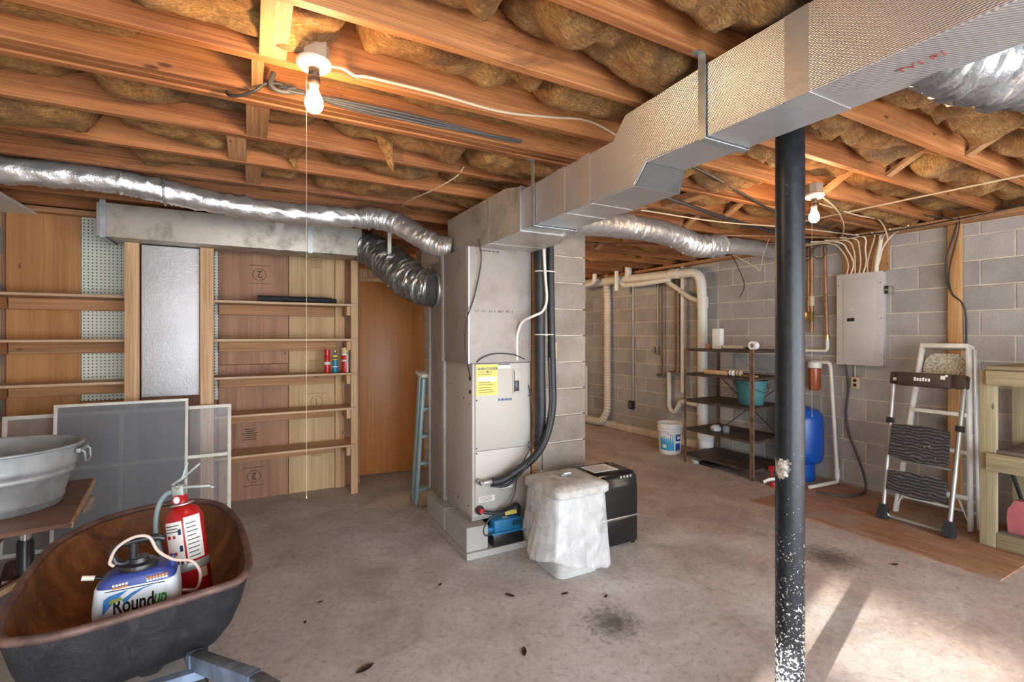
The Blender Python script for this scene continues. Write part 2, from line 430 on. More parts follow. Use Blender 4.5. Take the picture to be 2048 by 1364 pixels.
# --- back wall: shelving partition + boards
wb = struct('wall_back', G().box(-1.85, .95, 4.92, 5.02, 0, 2.41), ply_d, label='plywood partition behind the shelving'); setp(wb, cat='wall')
def panel(x0, x1, z0, z1, m, y0=4.88, y1=4.918, name='panel', **k): return struct(name, G().box(x0, x1, y0, y1, z0, z1, .003), m, wb, **k)
panel(-1.572, -1.150, 1.70, 2.39, ply_o); panel(-1.572, -1.150, 0, 1.697, ply_o)
panel(-.776, -.372, 0, 1.5, ply_d)
panel(-.239, .309, 1.2, 2.30, ply_d); panel(-.239, .309, 0, 1.197, ply_d)
panel(.314, .714, 1.08, 2.30, ply_l); panel(.314, .714, 0, 1.077, ply_l)
struct('stud', G().box(.716, .80, 4.86, 4.90, 0, 2.36), studz_m, wb)
struct('panel', G().box(.80, .95, 4.90, 4.918, 0, 2.36), ply_d, wb)
t = NT('pegboard'); v = t.coord(rnd=False)
sx = t.n('ShaderNodeSeparateXYZ'); t.l(v, sx.inputs[0])
def cell(o):
    m1 = t.n('ShaderNodeMath', operation='DIVIDE'); m1.inputs[1].default_value = .0254; t.l(o, m1.inputs[0])
    m2 = t.n('ShaderNodeMath', operation='FRACT'); t.l(m1.outputs[0], m2.inputs[0])
    m3 = t.n('ShaderNodeMath', operation='SUBTRACT'); m3.inputs[1].default_value = .5; t.l(m2.outputs[0], m3.inputs[0])
    m4 = t.n('ShaderNodeMath', operation='POWER'); m4.inputs[1].default_value = 2; t.l(m3.outputs[0], m4.inputs[0]); return m4.outputs[0]
ad = t.n('ShaderNodeMath', operation='ADD'); t.l(cell(sx.outputs[0]), ad.inputs[0]); t.l(cell(sx.outputs[2]), ad.inputs[1])
hole = t.ramp(ad.outputs[0], [(.030, 1.0), (.040, 0.0)])
t.base(t.mix(hole, (.66, .68, .58), (.03, .03, .02))); t.rm(.5); peg_m = t.m
panel(-1.147, -.86, .945, 2.40, peg_m, 4.872, 4.88, 'pegboard', label='pale perforated pegboard')
panel(-1.147, -.86, 0, .94, ply_o)
panel(-.272, -.240, .9, 2.32, peg_m, 4.872, 4.88, 'pegboard')
# stamped lumber marks on the plywood
ink_m = plain('ink', (.07, .04, .03), .8)
inkl_m = plain('faint_ink', (.30, .19, .10), .8)
def ring(cx, cz, r, wd, m, parent, yy=4.8785):
    g = G(); g.tube([(cx + r * math.cos(a * math.pi / 16), yy, cz + r * math.sin(a * math.pi / 16)) for a in range(32)], wd, 6, closed=True)
    return obj('stamp', g, m, parent, None)
def face_y(x, y, z, rz=0): return Matrix.Translation((x, y, z)) @ Matrix.Rotation(R(90), 4, 'X') @ Matrix.Rotation(rz, 4, 'Z')
for (cx, cz, ch, m, rz) in ((.075, 2.0, '2', ink_m, math.pi), (.03, .20, '2', ink_m, math.pi), (.55, .83, '1', inkl_m, 0)):
    ring(cx, cz, .052, .0022, m, wb)
    s_ = 1 if rz == 0 else -1
    text(ch, .09, m, 'stamp', wb, face_y(cx - .024 * s_, 4.878, cz - .032 * s_, rz))
    struct('stamp', G().box(cx - .085, cx + .085, 4.8775, 4.88, cz - .082, cz - .078).box(cx - .085, cx + .085, 4.8775, 4.88, cz + .078, cz + .082), m, wb)
for (cx, cz, n) in ((.55, 2.16, 5), (.52, 1.22, 6), (.56, .36, 3), (.0, .62, 6)):
    for i in range(n):
        hw = .05 + .03 * nz(i * 1.7, cx * 9)
        struct('stamp', G().box(cx - hw, cx + hw, 4.8775, 4.88, cz - i * .018, cz - i * .018 + .006), inkl_m if cx > .1 else ink_m, wb)
# doorway beyond: dark back room and the door
bk = struct('wall_partition', G().box(1.66, 2.45, 5.16, 5.35, 0, 2.41), mortar_m, label='pale block wall right of the brown door'); setp(bk, cat='wall')
BM_p = block_mesh('block_pale', .397, .194, blockw_m)
for k in range(12):
    for n in range(2): blk(BM_p, bk, (1.86 + n * .4064 + (.203 if k % 2 else 0), 5.146, .005 + k * .2), -math.pi / 2 + math.pi)
struct('wall_far', G().box(-1.85, 5.6, 7.2, 7.4, 0, 2.65), blockw_m, label='block wall at the far end of the basement')
struct('trim_1', G().box(.9, 1.66, 5.13, 5.17, 2.06, 2.14).box(.93, .965, 5.1, 5.2, 0, 2.1), studz_m, label='rough door frame lumber')
dr = thing('door_1', 'plain orange-brown wooden door with a brass knob', 'door', (.985, 5.12, .025), (0, 0, R(-7.5)), kind='structure')
obj('door_leaf', G().box(0, .665, -.035, 0, 0, 1.985, .003), door_m, dr)
obj('knob', G().lathe([(.0, 0), (.028, .0), (.03, .004), (.012, .012), (.012, .03), (.026, .042), (.028, .055), (.018, .066), (0, .068)], 20, mtx=Matrix.Translation((.612, -.035, .87)) @ Matrix.Rotation(R(90), 4, 'X')), brass_m, dr, 60, label='brass door knob')

# --- ceiling: subfloor, joists, blocking
JZ0, JZ1 = 2.41, 2.645
ce = struct('ceiling', G().box(-1.9, 5.6, -1.9, 7.4, JZ1, JZ1 + .02), ply_d, label='underside of the subfloor above open joists'); setp(ce, cat='ceiling')
JY = [-1.2, -.8, -.4, 0.0, .37, .75, 1.13, 1.50, 1.87, 2.145, 2.187, 2.23, 2.65, 3.06, 3.48, 3.89, 4.32, 4.73, 5.14, 5.55, 5.96, 6.37, 6.78, 7.15]
jme = bpy.data.meshes.new('joist'); gg = G().box(-3.4, 3.4, 0, .039, 0, JZ1 - JZ0, .003)
gg.bm.to_mesh(jme); gg.bm.free(); jme.materials.append(joist_m)
for yv in JY:
    o = bpy.data.objects.new('joist', jme); COL.objects.link(o); o.parent = ce; o.location = (1.8, yv, JZ0 - (.006 if 2.14 < yv < 2.24 and yv > 2.2 else 0))
for (x, y0, y1, wd, ht) in ((.069, 1.539, 1.87, .085, .05), (.024, 1.909, 2.145, .039, .18), (.029, 2.27, 2.65, .089, .05), (-.059, 2.689, 3.06, .084, .05), (.018, 3.10, 3.48, .084, .05), (.05, 1.169, 1.5, .039, .18),
                            (2.75, 2.27, 2.65, .089, .05), (2.6, 2.689, 3.06, .084, .05)):
    struct('blocking', G().box(x - wd / 2, x + wd / 2, y0, y1, JZ0 + .004, JZ0 + .004 + ht, .002), joisty_m, ce)
# cross bridging on the right half
for i in range(5, 17):
    a, b = JY[i], JY[i + 1]
    if b - a < .2: continue
    for xx in (3.35,):
        struct('bridging', G().beam((xx, a + .04, JZ0 + .02), (xx, b, JZ1 - .03), .06, .02), joisty_m, ce)
        struct('bridging', G().beam((xx + .07, a + .04, JZ1 - .03), (xx + .07, b, JZ0 + .02), .06, .02), joisty_m, ce)
struct('sill_plate', G().box(5.0, 5.35, -1.7, 7.2, 2.371, 2.409), cleat_m, ce)
struct('sill_plate', G().box(-1.85, -1.5, -1.7, 4.9, 2.371, 2.409), cleat_m, ce)
struct('rim_joist', G().box(5.2, 5.25, -1.7, 7.2, JZ0, JZ1), cleat_m, ce)
struct('rim_joist', G().box(-1.66, -1.61, -1.7, 7.2, JZ0, JZ1), cleat_m, ce)
struct('trim_2', G().box(-1.598, -1.40, 4.2, 4.87, 2.352, 2.371), white_m, label='white board along the left wall top')
struct('top_plate', G().box(-1.6, .95, 4.80, 4.90, 2.37, 2.409), cleat_m, ce)

# --- insulation batts
def batt(x0, x1, y0, y1, zb, sag, seed, label, rag=0.0):
    nx = max(10, int((x1 - x0) / .028)); ny = 15; g = G(); bm = g.bm; top = JZ1 - .004
    grid = []
    for i in range(nx + 1):
        u = i / nx; row = []
        for j in range(ny + 1):
            v_ = j / ny; x = x0 + (x1 - x0) * u; y = y0 + (y1 - y0) * v_
            e = (1 - abs(2 * v_ - 1) ** 3.5) * (1 - abs(2 * u - 1) ** 16)
            b1 = abs(nz(x * 2.3, y * 2.6, seed * 3.7)); b2 = abs(nz(x * 5.2 + 9, y * 4.6, seed * 1.3)); b3 = nz(x * 14, y * 12, seed)
            b4 = nz(x * 1.1, seed * 5.1, 0)
            z = zb - sag * e * (.32 + .95 * b1 + .42 * b2 + .14 * b3 + .45 * b4) + (1 - e) * .05
            z = min(z, top - .02)
            xx = x + rag * .03 * nz(y * 11, seed, 2.2) * (1 if u in (0, 1) else .3) + .018 * nz(x * 6, y * 6, seed + 4)
            row.append(bm.verts.new((xx, y + .012 * nz(x * 7, y * 7, seed + 8) * (0 if j in (0, ny) else 1), z)))
        grid.append(row)
    for i in range(nx):
        for j in range(ny): bm.faces.new((grid[i][j], grid[i][j + 1], grid[i + 1][j + 1], grid[i + 1][j]))
    loop = [grid[i][0] for i in range(nx + 1)] + [grid[nx][j] for j in range(1, ny + 1)] + [grid[i][ny] for i in range(nx - 1, -1, -1)] + [grid[0][j] for j in range(ny - 1, 0, -1)]
    up = [bm.verts.new((v.co.x, v.co.y, top)) for v in loop]
    for k in range(len(loop)):
        q = (k + 1) % len(loop); bm.faces.new((loop[k], loop[q], up[q], up[k]))
    bm.faces.new(up)
    return one('insulation_batt', g, fiber_m, label, 'insulation', 'fiberglass batts between the joists', smooth=80)
ORD = ['first', 'second', 'third', 'fourth', 'fifth', 'sixth', 'seventh', 'eighth', 'ninth', 'tenth', 'eleventh', 'twelfth']
bays = [(.79, 1.13), (1.17, 1.50), (1.54, 1.87), (1.91, 2.145), (2.275, 2.65), (2.69, 3.06), (3.10, 3.48), (3.52, 3.89), (3.93, 4.32), (4.36, 4.73)]
sagL = [.14, .15, .135, .08, .10, .10, .09, .06, .05, .04]
for bi, (a, b) in enumerate(bays):
    side = [(-1.55, -.62), (-.58, .30), (.34, 1.05), (1.07, 1.75)] if bi not in (3,) else [(-1.5, -.3), (.15, 1.5)]
    if bi < 2: side = [(-.2, .72), (.75, 1.75)]
    for q, (p0, p1) in enumerate(side):
        batt(p0, p1, a + .004, b - .004, 2.535 if bi < 3 else 2.505, sagL[bi] * random.uniform(.75, 1.25), bi * 7 + q, f'fiberglass batt left of the duct, {ORD[bi]} bay from camera, {ORD[q]} from left', .6)
for bi, (a, b) in enumerate(bays + [(4.77, 5.14), (5.18, 5.55)]):
    side = [(1.80, 2.62), (2.66, 3.30), (3.46, 4.25), (4.29, 5.12)]
    if bi == 3: side = [(1.9, 3.0), (3.5, 5.1)]
    for q, (p0, p1) in enumerate(side):
        if bi >= 4 and q == 0: continue
        batt(p0, p1, a + .004, b - .004, 2.52, (.14 if bi < 4 else .08) * random.uniform(.7, 1.2), bi * 11 + q + 300, f'fiberglass batt right of the duct, {ORD[bi]} bay from camera, {ORD[q]} from left', 1.0)
# torn hanging shreds
def shred(a, b, wd, seed, label):
    a, b = Vector(a), Vector(b); n = 8; rings = []
    for i in range(n + 1):
        q = i / n; c = a.lerp(b, q) + Vector((.012 * nz(i * .6, seed), .01 * nz(i * .7, seed + 3), 0)); w_ = wd * (1 - q) ** .8 + .003
        rings.append([c + Vector((w_ * math.cos(k), .35 * w_ * math.sin(k), 0)) for k in [2 * math.pi * m / 10 for m in range(10)]])
    g = G(); g.loft(rings); return one('insulation_shred', g, fiber_m, label, 'insulation', smooth=80)
shred((.60, 2.50, 2.47), (.652, 2.50, 2.295), .045, 1, 'torn yellowish insulation flap dangling below a joist, mid ceiling')
shred((.20, 3.02, 2.5), (.235, 2.98, 2.385), .035, 2, 'short brown insulation clump drooping over a joist behind the blocking')
shred((3.6, 1.45, 2.5), (3.72, 1.42, 2.42), .04, 3, 'frayed insulation tuft drooping behind the second bulb')
shred((-.15, 1.52, 2.55), (-.12, 1.50, 2.40), .06, 5, 'dusty insulation tuft drooping at the top edge of the ceiling')

def flap(x0, x1, y, z1, drop, lean, seed, label):
    """torn piece of batt hanging from a bay, ragged along its lower edge"""
    nx, nzr, th = 26, 8, .014; g = G(); bm = g.bm; L = []
    for side in (0, 1):
        gr = []
        for i in range(nx + 1):
            u = i / nx; x = x0 + (x1 - x0) * u; d = drop * (.55 + .5 * abs(nz(u * 5, seed)) + .35 * nz(u * 13, seed + 2)) * (math.sin(math.pi * min(1, u * 1.15 + .05)) ** .5 if u < .97 else .3)
            row = []
            for j in range(nzr + 1):
                q = j / nzr; t_ = th * (1 - .75 * q)
                row.append(bm.verts.new((x + .02 * nz(u * 4, q * 3, seed), y + lean * q + .02 * nz(x * 7, q * 4, seed) + (t_ if side else 0), z1 - d * q + .01 * nz(x * 16, q * 6, seed + 5))))
            gr.append(row)
        L.append(gr)
        for i in range(nx):
            for j in range(nzr): bm.faces.new((gr[i][j], gr[i][j + 1], gr[i + 1][j + 1], gr[i + 1][j]))
    A, B = L
    for i in range(nx):
        for j in (0, nzr): bm.faces.new((A[i][j], A[i + 1][j], B[i + 1][j], B[i][j]))
    for j in range(nzr):
        for i in (0, nx): bm.faces.new((A[i][j], A[i][j + 1], B[i][j + 1], B[i][j]))
    return one('insulation_flap', g, fiber_m, label, 'insulation', smooth=80)
flap(2.25, 3.1, 1.25, 2.50, .10, .10, 1, 'torn insulation flap hanging in the bay just right of the post top')
flap(2.3, 3.0, 1.62, 2.49, .11, .09, 2, 'torn insulation flap hanging left of the right bulb')
flap(3.5, 4.2, 1.24, 2.50, .10, .12, 3, 'torn insulation flap hanging in the bay between bridging and wall')
flap(2.0, 2.7, 1.60, 2.50, .09, .14, 4, 'torn insulation flap hanging behind the duct transition')
flap(2.55, 3.3, .92, 2.50, .10, .1, 5, 'torn insulation flap hanging below the near right joists')
# ================================================================== ducts
DX0 = 1.36
dk = thing('main_duct', 'long rectangular silver foil-faced duct running below the joists', 'duct', (1.48, 2.0, 2.05))
# sections along Y: (y, x0, x1, z0, z1)
def duct(secs, name, m, root, label=None):
    g = G(); rings = []
    for (y, x0, x1, z0, z1) in secs: rings.append([(x0, y, z0), (x1, y, z0), (x1, y, z1), (x0, y, z1)])
    g.loft(rings); bmesh.ops.bevel(g.bm, geom=[e for e in g.bm.edges if abs(e.verts[0].co.y - e.verts[1].co.y) > .02], offset=.006, segments=2, affect='EDGES')
    return obj(name, g, m, root, 30, world=True, label=label)
g = G(); rings = []
def kink(y0b, y0t, x0, x1, z0, z1): return [(x0, y0b, z0), (x1, y0b, z0), (x1, y0t, z1), (x0, y0t, z1)]
rings = [kink(-.6, -.6, 1.36, 1.575, 2.127, 2.372), kink(1.10, 1.10, 1.36, 1.575, 2.127, 2.372), kink(1.412, 1.535, 1.36, 1.575, 2.130, 2.365), kink(1.478, 1.61, 1.36, 1.615, 2.055, 2.284), kink(2.42, 2.42, 1.36, 1.63, 2.055, 2.284)]
g.loft(rings); bmesh.ops.bevel(g.bm, geom=[e for e in g.bm.edges if abs(e.verts[0].co.y - e.verts[1].co.y) > .04 and abs(e.verts[0].co.x - e.verts[1].co.x) < .1 and abs(e.verts[0].co.z - e.verts[1].co.z) < .1], offset=.007, segments=2, affect='EDGES')
obj('trunk', g, foil_m, dk, 30, world=True)
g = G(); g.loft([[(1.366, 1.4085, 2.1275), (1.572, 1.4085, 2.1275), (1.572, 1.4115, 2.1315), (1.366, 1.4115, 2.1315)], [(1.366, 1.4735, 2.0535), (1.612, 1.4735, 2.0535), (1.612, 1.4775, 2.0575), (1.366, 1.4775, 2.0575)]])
obj('transition_patch', g, foilx_m, dk, None, world=True, label='dark patch on the sloped underside')  # thin sheet over the slope, much darker than the trunk foil
duct([(2.40, 1.345, 1.66, 2.045, 2.30), (2.56, 1.335, 1.75, 2.04, 2.33), (3.50, 1.335, 1.75, 2.04, 2.34)], 'plenum_cap', foild_m, dk, 'stained foil-faced box over the plenum')
def band(y, x0, x1, z0, z1, wd, m, name='tape', root=dk, th=.0007):
    g = G()
    g.box(x0 - th, x0, y - wd / 2, y + wd / 2, z0 - th, z1 + th).box(x1, x1 + th, y - wd / 2, y + wd / 2, z0 - th, z1 + th).box(x0, x1, y - wd / 2, y + wd / 2, z0 - th, z0).box(x0, x1, y - wd / 2, y + wd / 2, z1, z1 + th)
    return obj(name, g, m, root, None, world=True)
for y in (.82, 1.80, 2.0): band(y, 1.36, 1.575 if y < 1 else 1.62, 2.127 if y < 1 else 2.055, 2.372 if y < 1 else 2.284, .07, tape_m)
band(2.78, 1.335, 1.75, 2.04, 2.332, .03, tape_m); band(2.41, 1.345, 1.66, 2.045, 2.30, .05, tape_m)
mm = plain('duct_print', (.30, .06, .05), .7)
text('TV1 P1', .035, mm, 'print', dk, Matrix.Translation(Vector((1.47, .62, 2.1255)) - Vector((1.48, 2.0, 2.05))) @ Matrix.Rotation(math.pi, 4, 'X') @ Matrix.Rotation(R(90), 4, 'Z'))
def hanger(name, y, x0, x1, z0, ztop, label, wd=.03, xs=None):
    g = G(); th = .003
    g.box(x0 - .008, x0 - .005, y - wd / 2, y + wd / 2, z0 - .006, ztop).box(x0 - .008, x1 + .008, y - wd / 2, y + wd / 2, z0 - .008, z0 - .005).box(x1 + .005, x1 + .008, y - wd / 2, y + wd / 2, z0 - .006, ztop)
    g.box(x0 - .045, x0 - .005, y - wd / 2, y + wd / 2, ztop - .003, ztop)
    return one(name, g, galv_m, label, 'strap', 'galvanized duct straps')
hanger('duct_strap', 1.14, 1.36, 1.575, 2.127, 2.41, 'galvanized strap holding the near end of the long duct under a joist')
hanger('duct_strap', 2.26, 1.36, 1.63, 2.055, 2.404, 'galvanized strap around the long duct just before the plenum')

# shelf duct (along X over the shelving)
sd = thing('shelf_duct', 'rectangular foil duct with dark stains above the shelving', 'duct', (-.06, 4.5, 2.148))
g = G().box(-.943, .86, 4.34, 4.66, 2.148, 2.388, .006); obj('trunk', g, foild_m, sd, 30, world=True)
obj('tape', G().box(.18, .24, 4.337, 4.663, 2.145, 2.391), foild_m, sd, None, world=True)
for (x, lab) in ((-.905, 'galvanized strap around the left end of the shelf duct'), (.44, 'galvanized strap around the right half of the shelf duct')):
    g = G(); wd = .035
    g.box(x - wd / 2, x + wd / 2, 4.331, 4.334, 2.14, 2.409).box(x - wd / 2, x + wd / 2, 4.331, 4.67, 2.139, 2.142).box(x - wd / 2, x + wd / 2, 4.667, 4.67, 2.14, 2.409).box(x - wd / 2, x + wd / 2, 4.331, 4.36, 2.405, 2.409)
    one('duct_strap', g, galv_m, lab, 'strap', 'galvanized duct straps')

def flexduct(name, pts, r, m, label, seg=26, crink=.10, pitch=.02, seed=0, sub=None):
    """crinkled foil tube"""
    P = smooth_path(pts, 24); Q = [P[0]]; acc = 0
    dense = []
    for a, b in zip(P, P[1:]):
        L = (b - a).length; k = max(1, int(L / (pitch / 2)))
        for i in range(k): dense.append(a.lerp(b, i / k))
    dense.append(P[-1]); n = len(dense)
    def rad(i, k):
        q = k / seg * 2 * math.pi; c, s_ = math.cos(q) * 1.7, math.sin(q) * 1.7
        rr = (r(i / n) if callable(r) else r)
        return rr * (1 + (.012 + .05 * abs(nz(i * .9, seed, 3))) * (1 if i % 2 else -1) + crink * .6 * nz(i * .23 + seed, c, s_) + crink * .7 * abs(nz(i * .5 + seed, c * 2, s_ * 2)) - crink * .3)
    g = G(); g.tube(dense, [rad] * n, seg)
    return g
root = thing('flex_duct', 'long silver flexible duct sagging below the joists on the left', 'duct', (0, 3.75, 2.3))
obj('sleeve', flexduct('f', [(-1.58, 3.70, 2.37), (-1.18, 3.70, 2.372), (-.78, 3.70, 2.385), (-.47, 3.72, 2.36), (-.15, 3.77, 2.335), (.25, 3.78, 2.325), (.66, 3.79, 2.345), (.82, 3.77, 2.35)], .076, flex_m, '', crink=.24), flex_m, root, 60, world=True)
obj('sleeve', flexduct('f', [(.76, 3.775, 2.352), (.86, 3.75, 2.35), (1.0, 3.66, 2.30), (1.14, 3.53, 2.19), (1.25, 3.44, 2.12), (1.33, 3.40, 2.11)], .082, flex_m, '', seed=5, crink=.16), flex_m, root, 60, world=True)
g = G(); g.tube([(-.47 + .0 * math.cos(a), 3.72 + .083 * math.cos(a), 2.36 + .083 * math.sin(a)) for a in [i * math.pi / 12 for i in range(24)]], .006, 6, closed=True); g.box(-.482, -.458, 3.80, 3.803, 2.36, 2.43)
obj('strap', g, galv_m, root, None, world=True)
g = G(); g.tube([(.80 + .02 * math.cos(a), 3.772 + .083 * math.cos(a), 2.35 + .083 * math.sin(a)) for a in [i * math.pi / 12 for i in range(24)]], .008, 6, closed=True)
obj('strap', g, tape_m, root, None, world=True)

root = thing('return_flex_duct', 'fat dark silver flexible duct joining shelf duct and return box', 'duct', (1.05, 4.1, 1.95))
obj('sleeve', flexduct('f', [(.80, 4.52, 2.27), (.90, 4.46, 2.25), (.99, 4.30, 2.17), (1.08, 4.08, 2.03), (1.16, 3.88, 1.90), (1.25, 3.70, 1.83), (1.31, 3.62, 1.81)], lambda q: .125 + .03 * math.sin(q * 3), flexk_m, '', seg=34, crink=.16, pitch=.03, seed=9), flexk_m, root, 60, world=True)
obj('strap', G().box(1.0, 1.03, 4.0, 4.004, 1.86, 2.40, mtx=None), white_m, root, None, world=True)
g = G(); g.tube([(1.0 + .02 * math.cos(a), 4.21 + .13 * math.cos(a), 2.12 + .14 * math.sin(a)) for a in [i * math.pi / 12 for i in range(24)]], .004, 6, closed=True)

root = thing('ceiling_flex_duct', 'silver flexible duct crossing toward the block wall beside the post', 'duct', (3.2, 2.95, 2.25))
obj('sleeve', flexduct('f', [(1.72, 2.60, 2.19), (2.0, 2.70, 2.24), (2.36, 2.83, 2.285), (2.85, 2.90, 2.305), (3.15, 2.93, 2.29), (3.33, 2.94, 2.25)], .095, flex_m, '', seed=2, crink=.12), flex_m, root, 60, world=True)
obj('sleeve', flexduct('f', [(3.27, 2.94, 2.27), (3.40, 2.93, 2.235), (3.56, 2.92, 2.24), (3.75, 2.95, 2.27)], .10, flex_m, '', seed=3, crink=.2), flex_m, root, 60, world=True)
obj('sleeve', flexduct('f', [(3.70, 2.94, 2.26), (4.1, 3.0, 2.30), (4.6, 3.12, 2.335), (5.1, 3.23, 2.36)], .075, flex_m, '', seed=4, crink=.12), flex_m, root, 60, world=True)
obj('hanger_wire', G().tube([(3.16, 2.87, 2.42), (3.12, 2.87, 2.33), (3.10, 2.93, 2.19)], .005, 6), galv_m, root, None, world=True)
root = thing('branch_flex_duct', 'shiny flexible duct leaving the near end of the long duct', 'duct', (1.8, .55, 2.1))
obj('sleeve', flexduct('f', [(1.56, .60, 2.20), (1.68, .57, 2.20), (1.85, .53, 2.21), (2.05, .48, 2.23), (2.4, .42, 2.26), (2.8, .4, 2.3)], lambda q: .085 + .035 * min(1, q * 3), flex_m, '', seed=6, crink=.18, pitch=.03, seg=34), flexm_m, root, 60, world=True)

# ================================================================== furnace, pad, plenum, chimney
pad = thing('furnace_pad', 'rough grey concrete block pad under the furnace', 'pad', (1.48, 3.3, 0))
obj('slab', G().box(1.225, 1.80, 2.87, 3.78, 0, .045, .006), pad_m, pad, None, world=True)
for y in (2.885, 3.288): obj('block', G().box(1.23, 1.385, y, y + .395, .045, .205, .008), pad_m, pad, None, world=True)
for y in (3.08, 3.40): obj('block', G().box(1.66, 1.79, y, y + .31, .045, .205, .008), pad_m, pad, None, world=True)
obj('block', G().box(1.40, 1.65, 3.4, 3.76, .045, .205, .008), pad_m, pad, None, world=True)
obj('stand', G().box(1.31, 1.75, 2.98, 3.44, .207, .238), pad_m, pad, None, world=True)

cab_m = plain('furnace_paint', (.46, .43, .39), .42, var=.04, scale=2)
cabd_m = plain('dark_gap', (.03, .03, .03), .7)
fu = thing('furnace', 'beige metal furnace cabinet with a yellow energy label', 'furnace', (1.526, 3.2, .24))
obj('cabinet', G().box(1.30, 1.752, 2.955, 3.435, .24, 1.265, .004), cab_m, fu, 30, world=True)
obj('front_panel', G().box(1.318, 1.738, 2.944, 2.957, .685, 1.262, .004), cab_m, fu, 30, world=True)
obj('front_panel', G().box(1.318, 1.738, 2.944, 2.957, .26, .678, .004), cab_m, fu, 30, world=True)
yel_m = plain('yellow_label', (.78, .66, .16), .6, var=.04); wht_m = plain('white_label', (.80, .79, .76), .6, var=.04)
def lab(x0, x1, z0, z1, m, root, y=2.943, name='label', d=.0012): return obj(name, G().box(x0, x1, y - d, y, z0, z1), m, root, None, world=True)
L0 = Vector((1.526, 3.2, .24))
lab(1.325, 1.482, 1.05, 1.258, yel_m, fu)
text('ENERGYGUIDE', .0225, blackp_m, 'label_print', fu, face_y(1.333 - L0.x, 2.9415 - L0.y, 1.222 - L0.z), bold=.0008)
lab(1.335, 1.472, 1.145, 1.175, wht_m, fu, 2.9415)
for zz in (1.205, 1.19, 1.135, 1.12, 1.10, 1.085, 1.07): lab(1.34, 1.34 + .125 * random.uniform(.7, 1), zz, zz + .0045, inkl_m, fu, 2.9415, 'label_print')
obj('label_print', G().prism([(0, 0), (.011, .017), (-.011, .017)], .001, face_y(1.407, 2.9415, 1.198)), blackp_m, fu, None, world=True)
lab(1.486, 1.58, 1.228, 1.258, wht_m, fu); lab(1.488, 1.578, 1.25, 1.258, blackp_m, fu, 2.9415)
obj('switch_plate', G().box(1.598, 1.665, 2.938, 2.9445, 1.05, 1.222, .003), cab_m, fu, 30, world=True)
obj('breaker', G().box(1.612, 1.645, 2.930, 2.939, 1.068, 1.14, .002).box(1.607, 1.612, 2.934, 2.939, 1.06, 1.215), blackp_m, fu, 30, world=True)
blue_m = plain('blue_print', (.03, .10, .25), .5)
for i in range(11):
    obj('logo', G().box(1.489 + i * .0098, 1.489 + i * .0098 + .0065, 2.9425, 2.944, 1.006 + .001 * (i % 2), 1.021 + .004 * ((i * 7) % 3 == 0)), blue_m, fu, None, world=True)
lab(1.345, 1.46, .335, .375, wht_m, fu)
for i in range(4): lab(1.35, 1.44, .342 + i * .008, .3445 + i * .008, inkl_m, fu, 2.9415, 'label_print')
lab(1.52, 1.60, .405, .43, wht_m, fu)
g = G()
for (x, z) in ((1.327, 1.02), (1.727, 1.03), (1.327, .70), (1.727, .70), (1.327, .665), (1.727, .665), (1.327, .28)): g.lathe([(0, 0), (.005, 0), (.005, .003), (0, .003)], 8, mtx=Matrix.Translation((x, 2.944, z)) @ Matrix.Rotation(R(90), 4, 'X'))
for (y, z) in ((3.0, .99), (3.1, 1.02), (3.2, 1.02), (3.35, 1.1), (3.02, .30), (3.2, .31), (3.38, .3)): g.lathe([(0, 0), (.005, 0), (.005, .003), (0, .003)], 8, mtx=Matrix.Translation((1.30, y, z)) @ Matrix.Rotation(R(-90), 4, 'Y'))
obj('screws', g, cabd_m, fu, None, world=True)
g = G()
for z in (1.165, 1.075): g.lathe([(0, 0), (.014, 0), (.014, .004), (0, .004)], 14, mtx=Matrix.Translation((1.299, 2.985, z)) @ Matrix.Rotation(R(-90), 4, 'Y'))
obj('grommet', g, blackp_m, fu, None, world=True)
red_m = plain('red_handle', (.45, .02, .02), .4)
g = G().lathe([(0, 0), (.018, 0), (.018, .03), (.012, .034), (.012, .09), (0, .09)], 14, mtx=Matrix.Translation((1.335, 2.945, .485)) @ Matrix.Rotation(R(90), 4, 'X')).box(1.32, 1.42, 2.86, 2.895, .473, .497, .004)
obj('valve', g, steel_m, fu, 30, world=True)
g = G().lathe([(0, 0), (.03, 0), (.03, .02), (0, .02)], 16, mtx=Matrix.Translation((1.345, 2.945, .29)) @ Matrix.Rotation(R(90), 4, 'X')); obj('drain_cap', g, blackp_m, fu, 30, world=True)
g = G().lathe([(0, 0), (.016, 0), (.016, .03), (0, .03)], 16, mtx=Matrix.Translation((1.345, 2.926, .292)) @ Matrix.Rotation(R(90), 4, 'X')); obj('drain_cap', g, red_m, fu, 30, world=True)
obj('drain_hose', G().tube(smooth_path([(1.36, 2.90, .285), (1.44, 2.88, .272), (1.54, 2.885, .285), (1.60, 2.89, .30), (1.625, 2.90, .27), (1.628, 2.91, .20)], 6), .0125, 10), black_m, fu, 60, world=True)
obj('tag', G().box(1.52, 1.61, 2.90, 2.903, .235, .262), yel_m, fu, None, world=True)

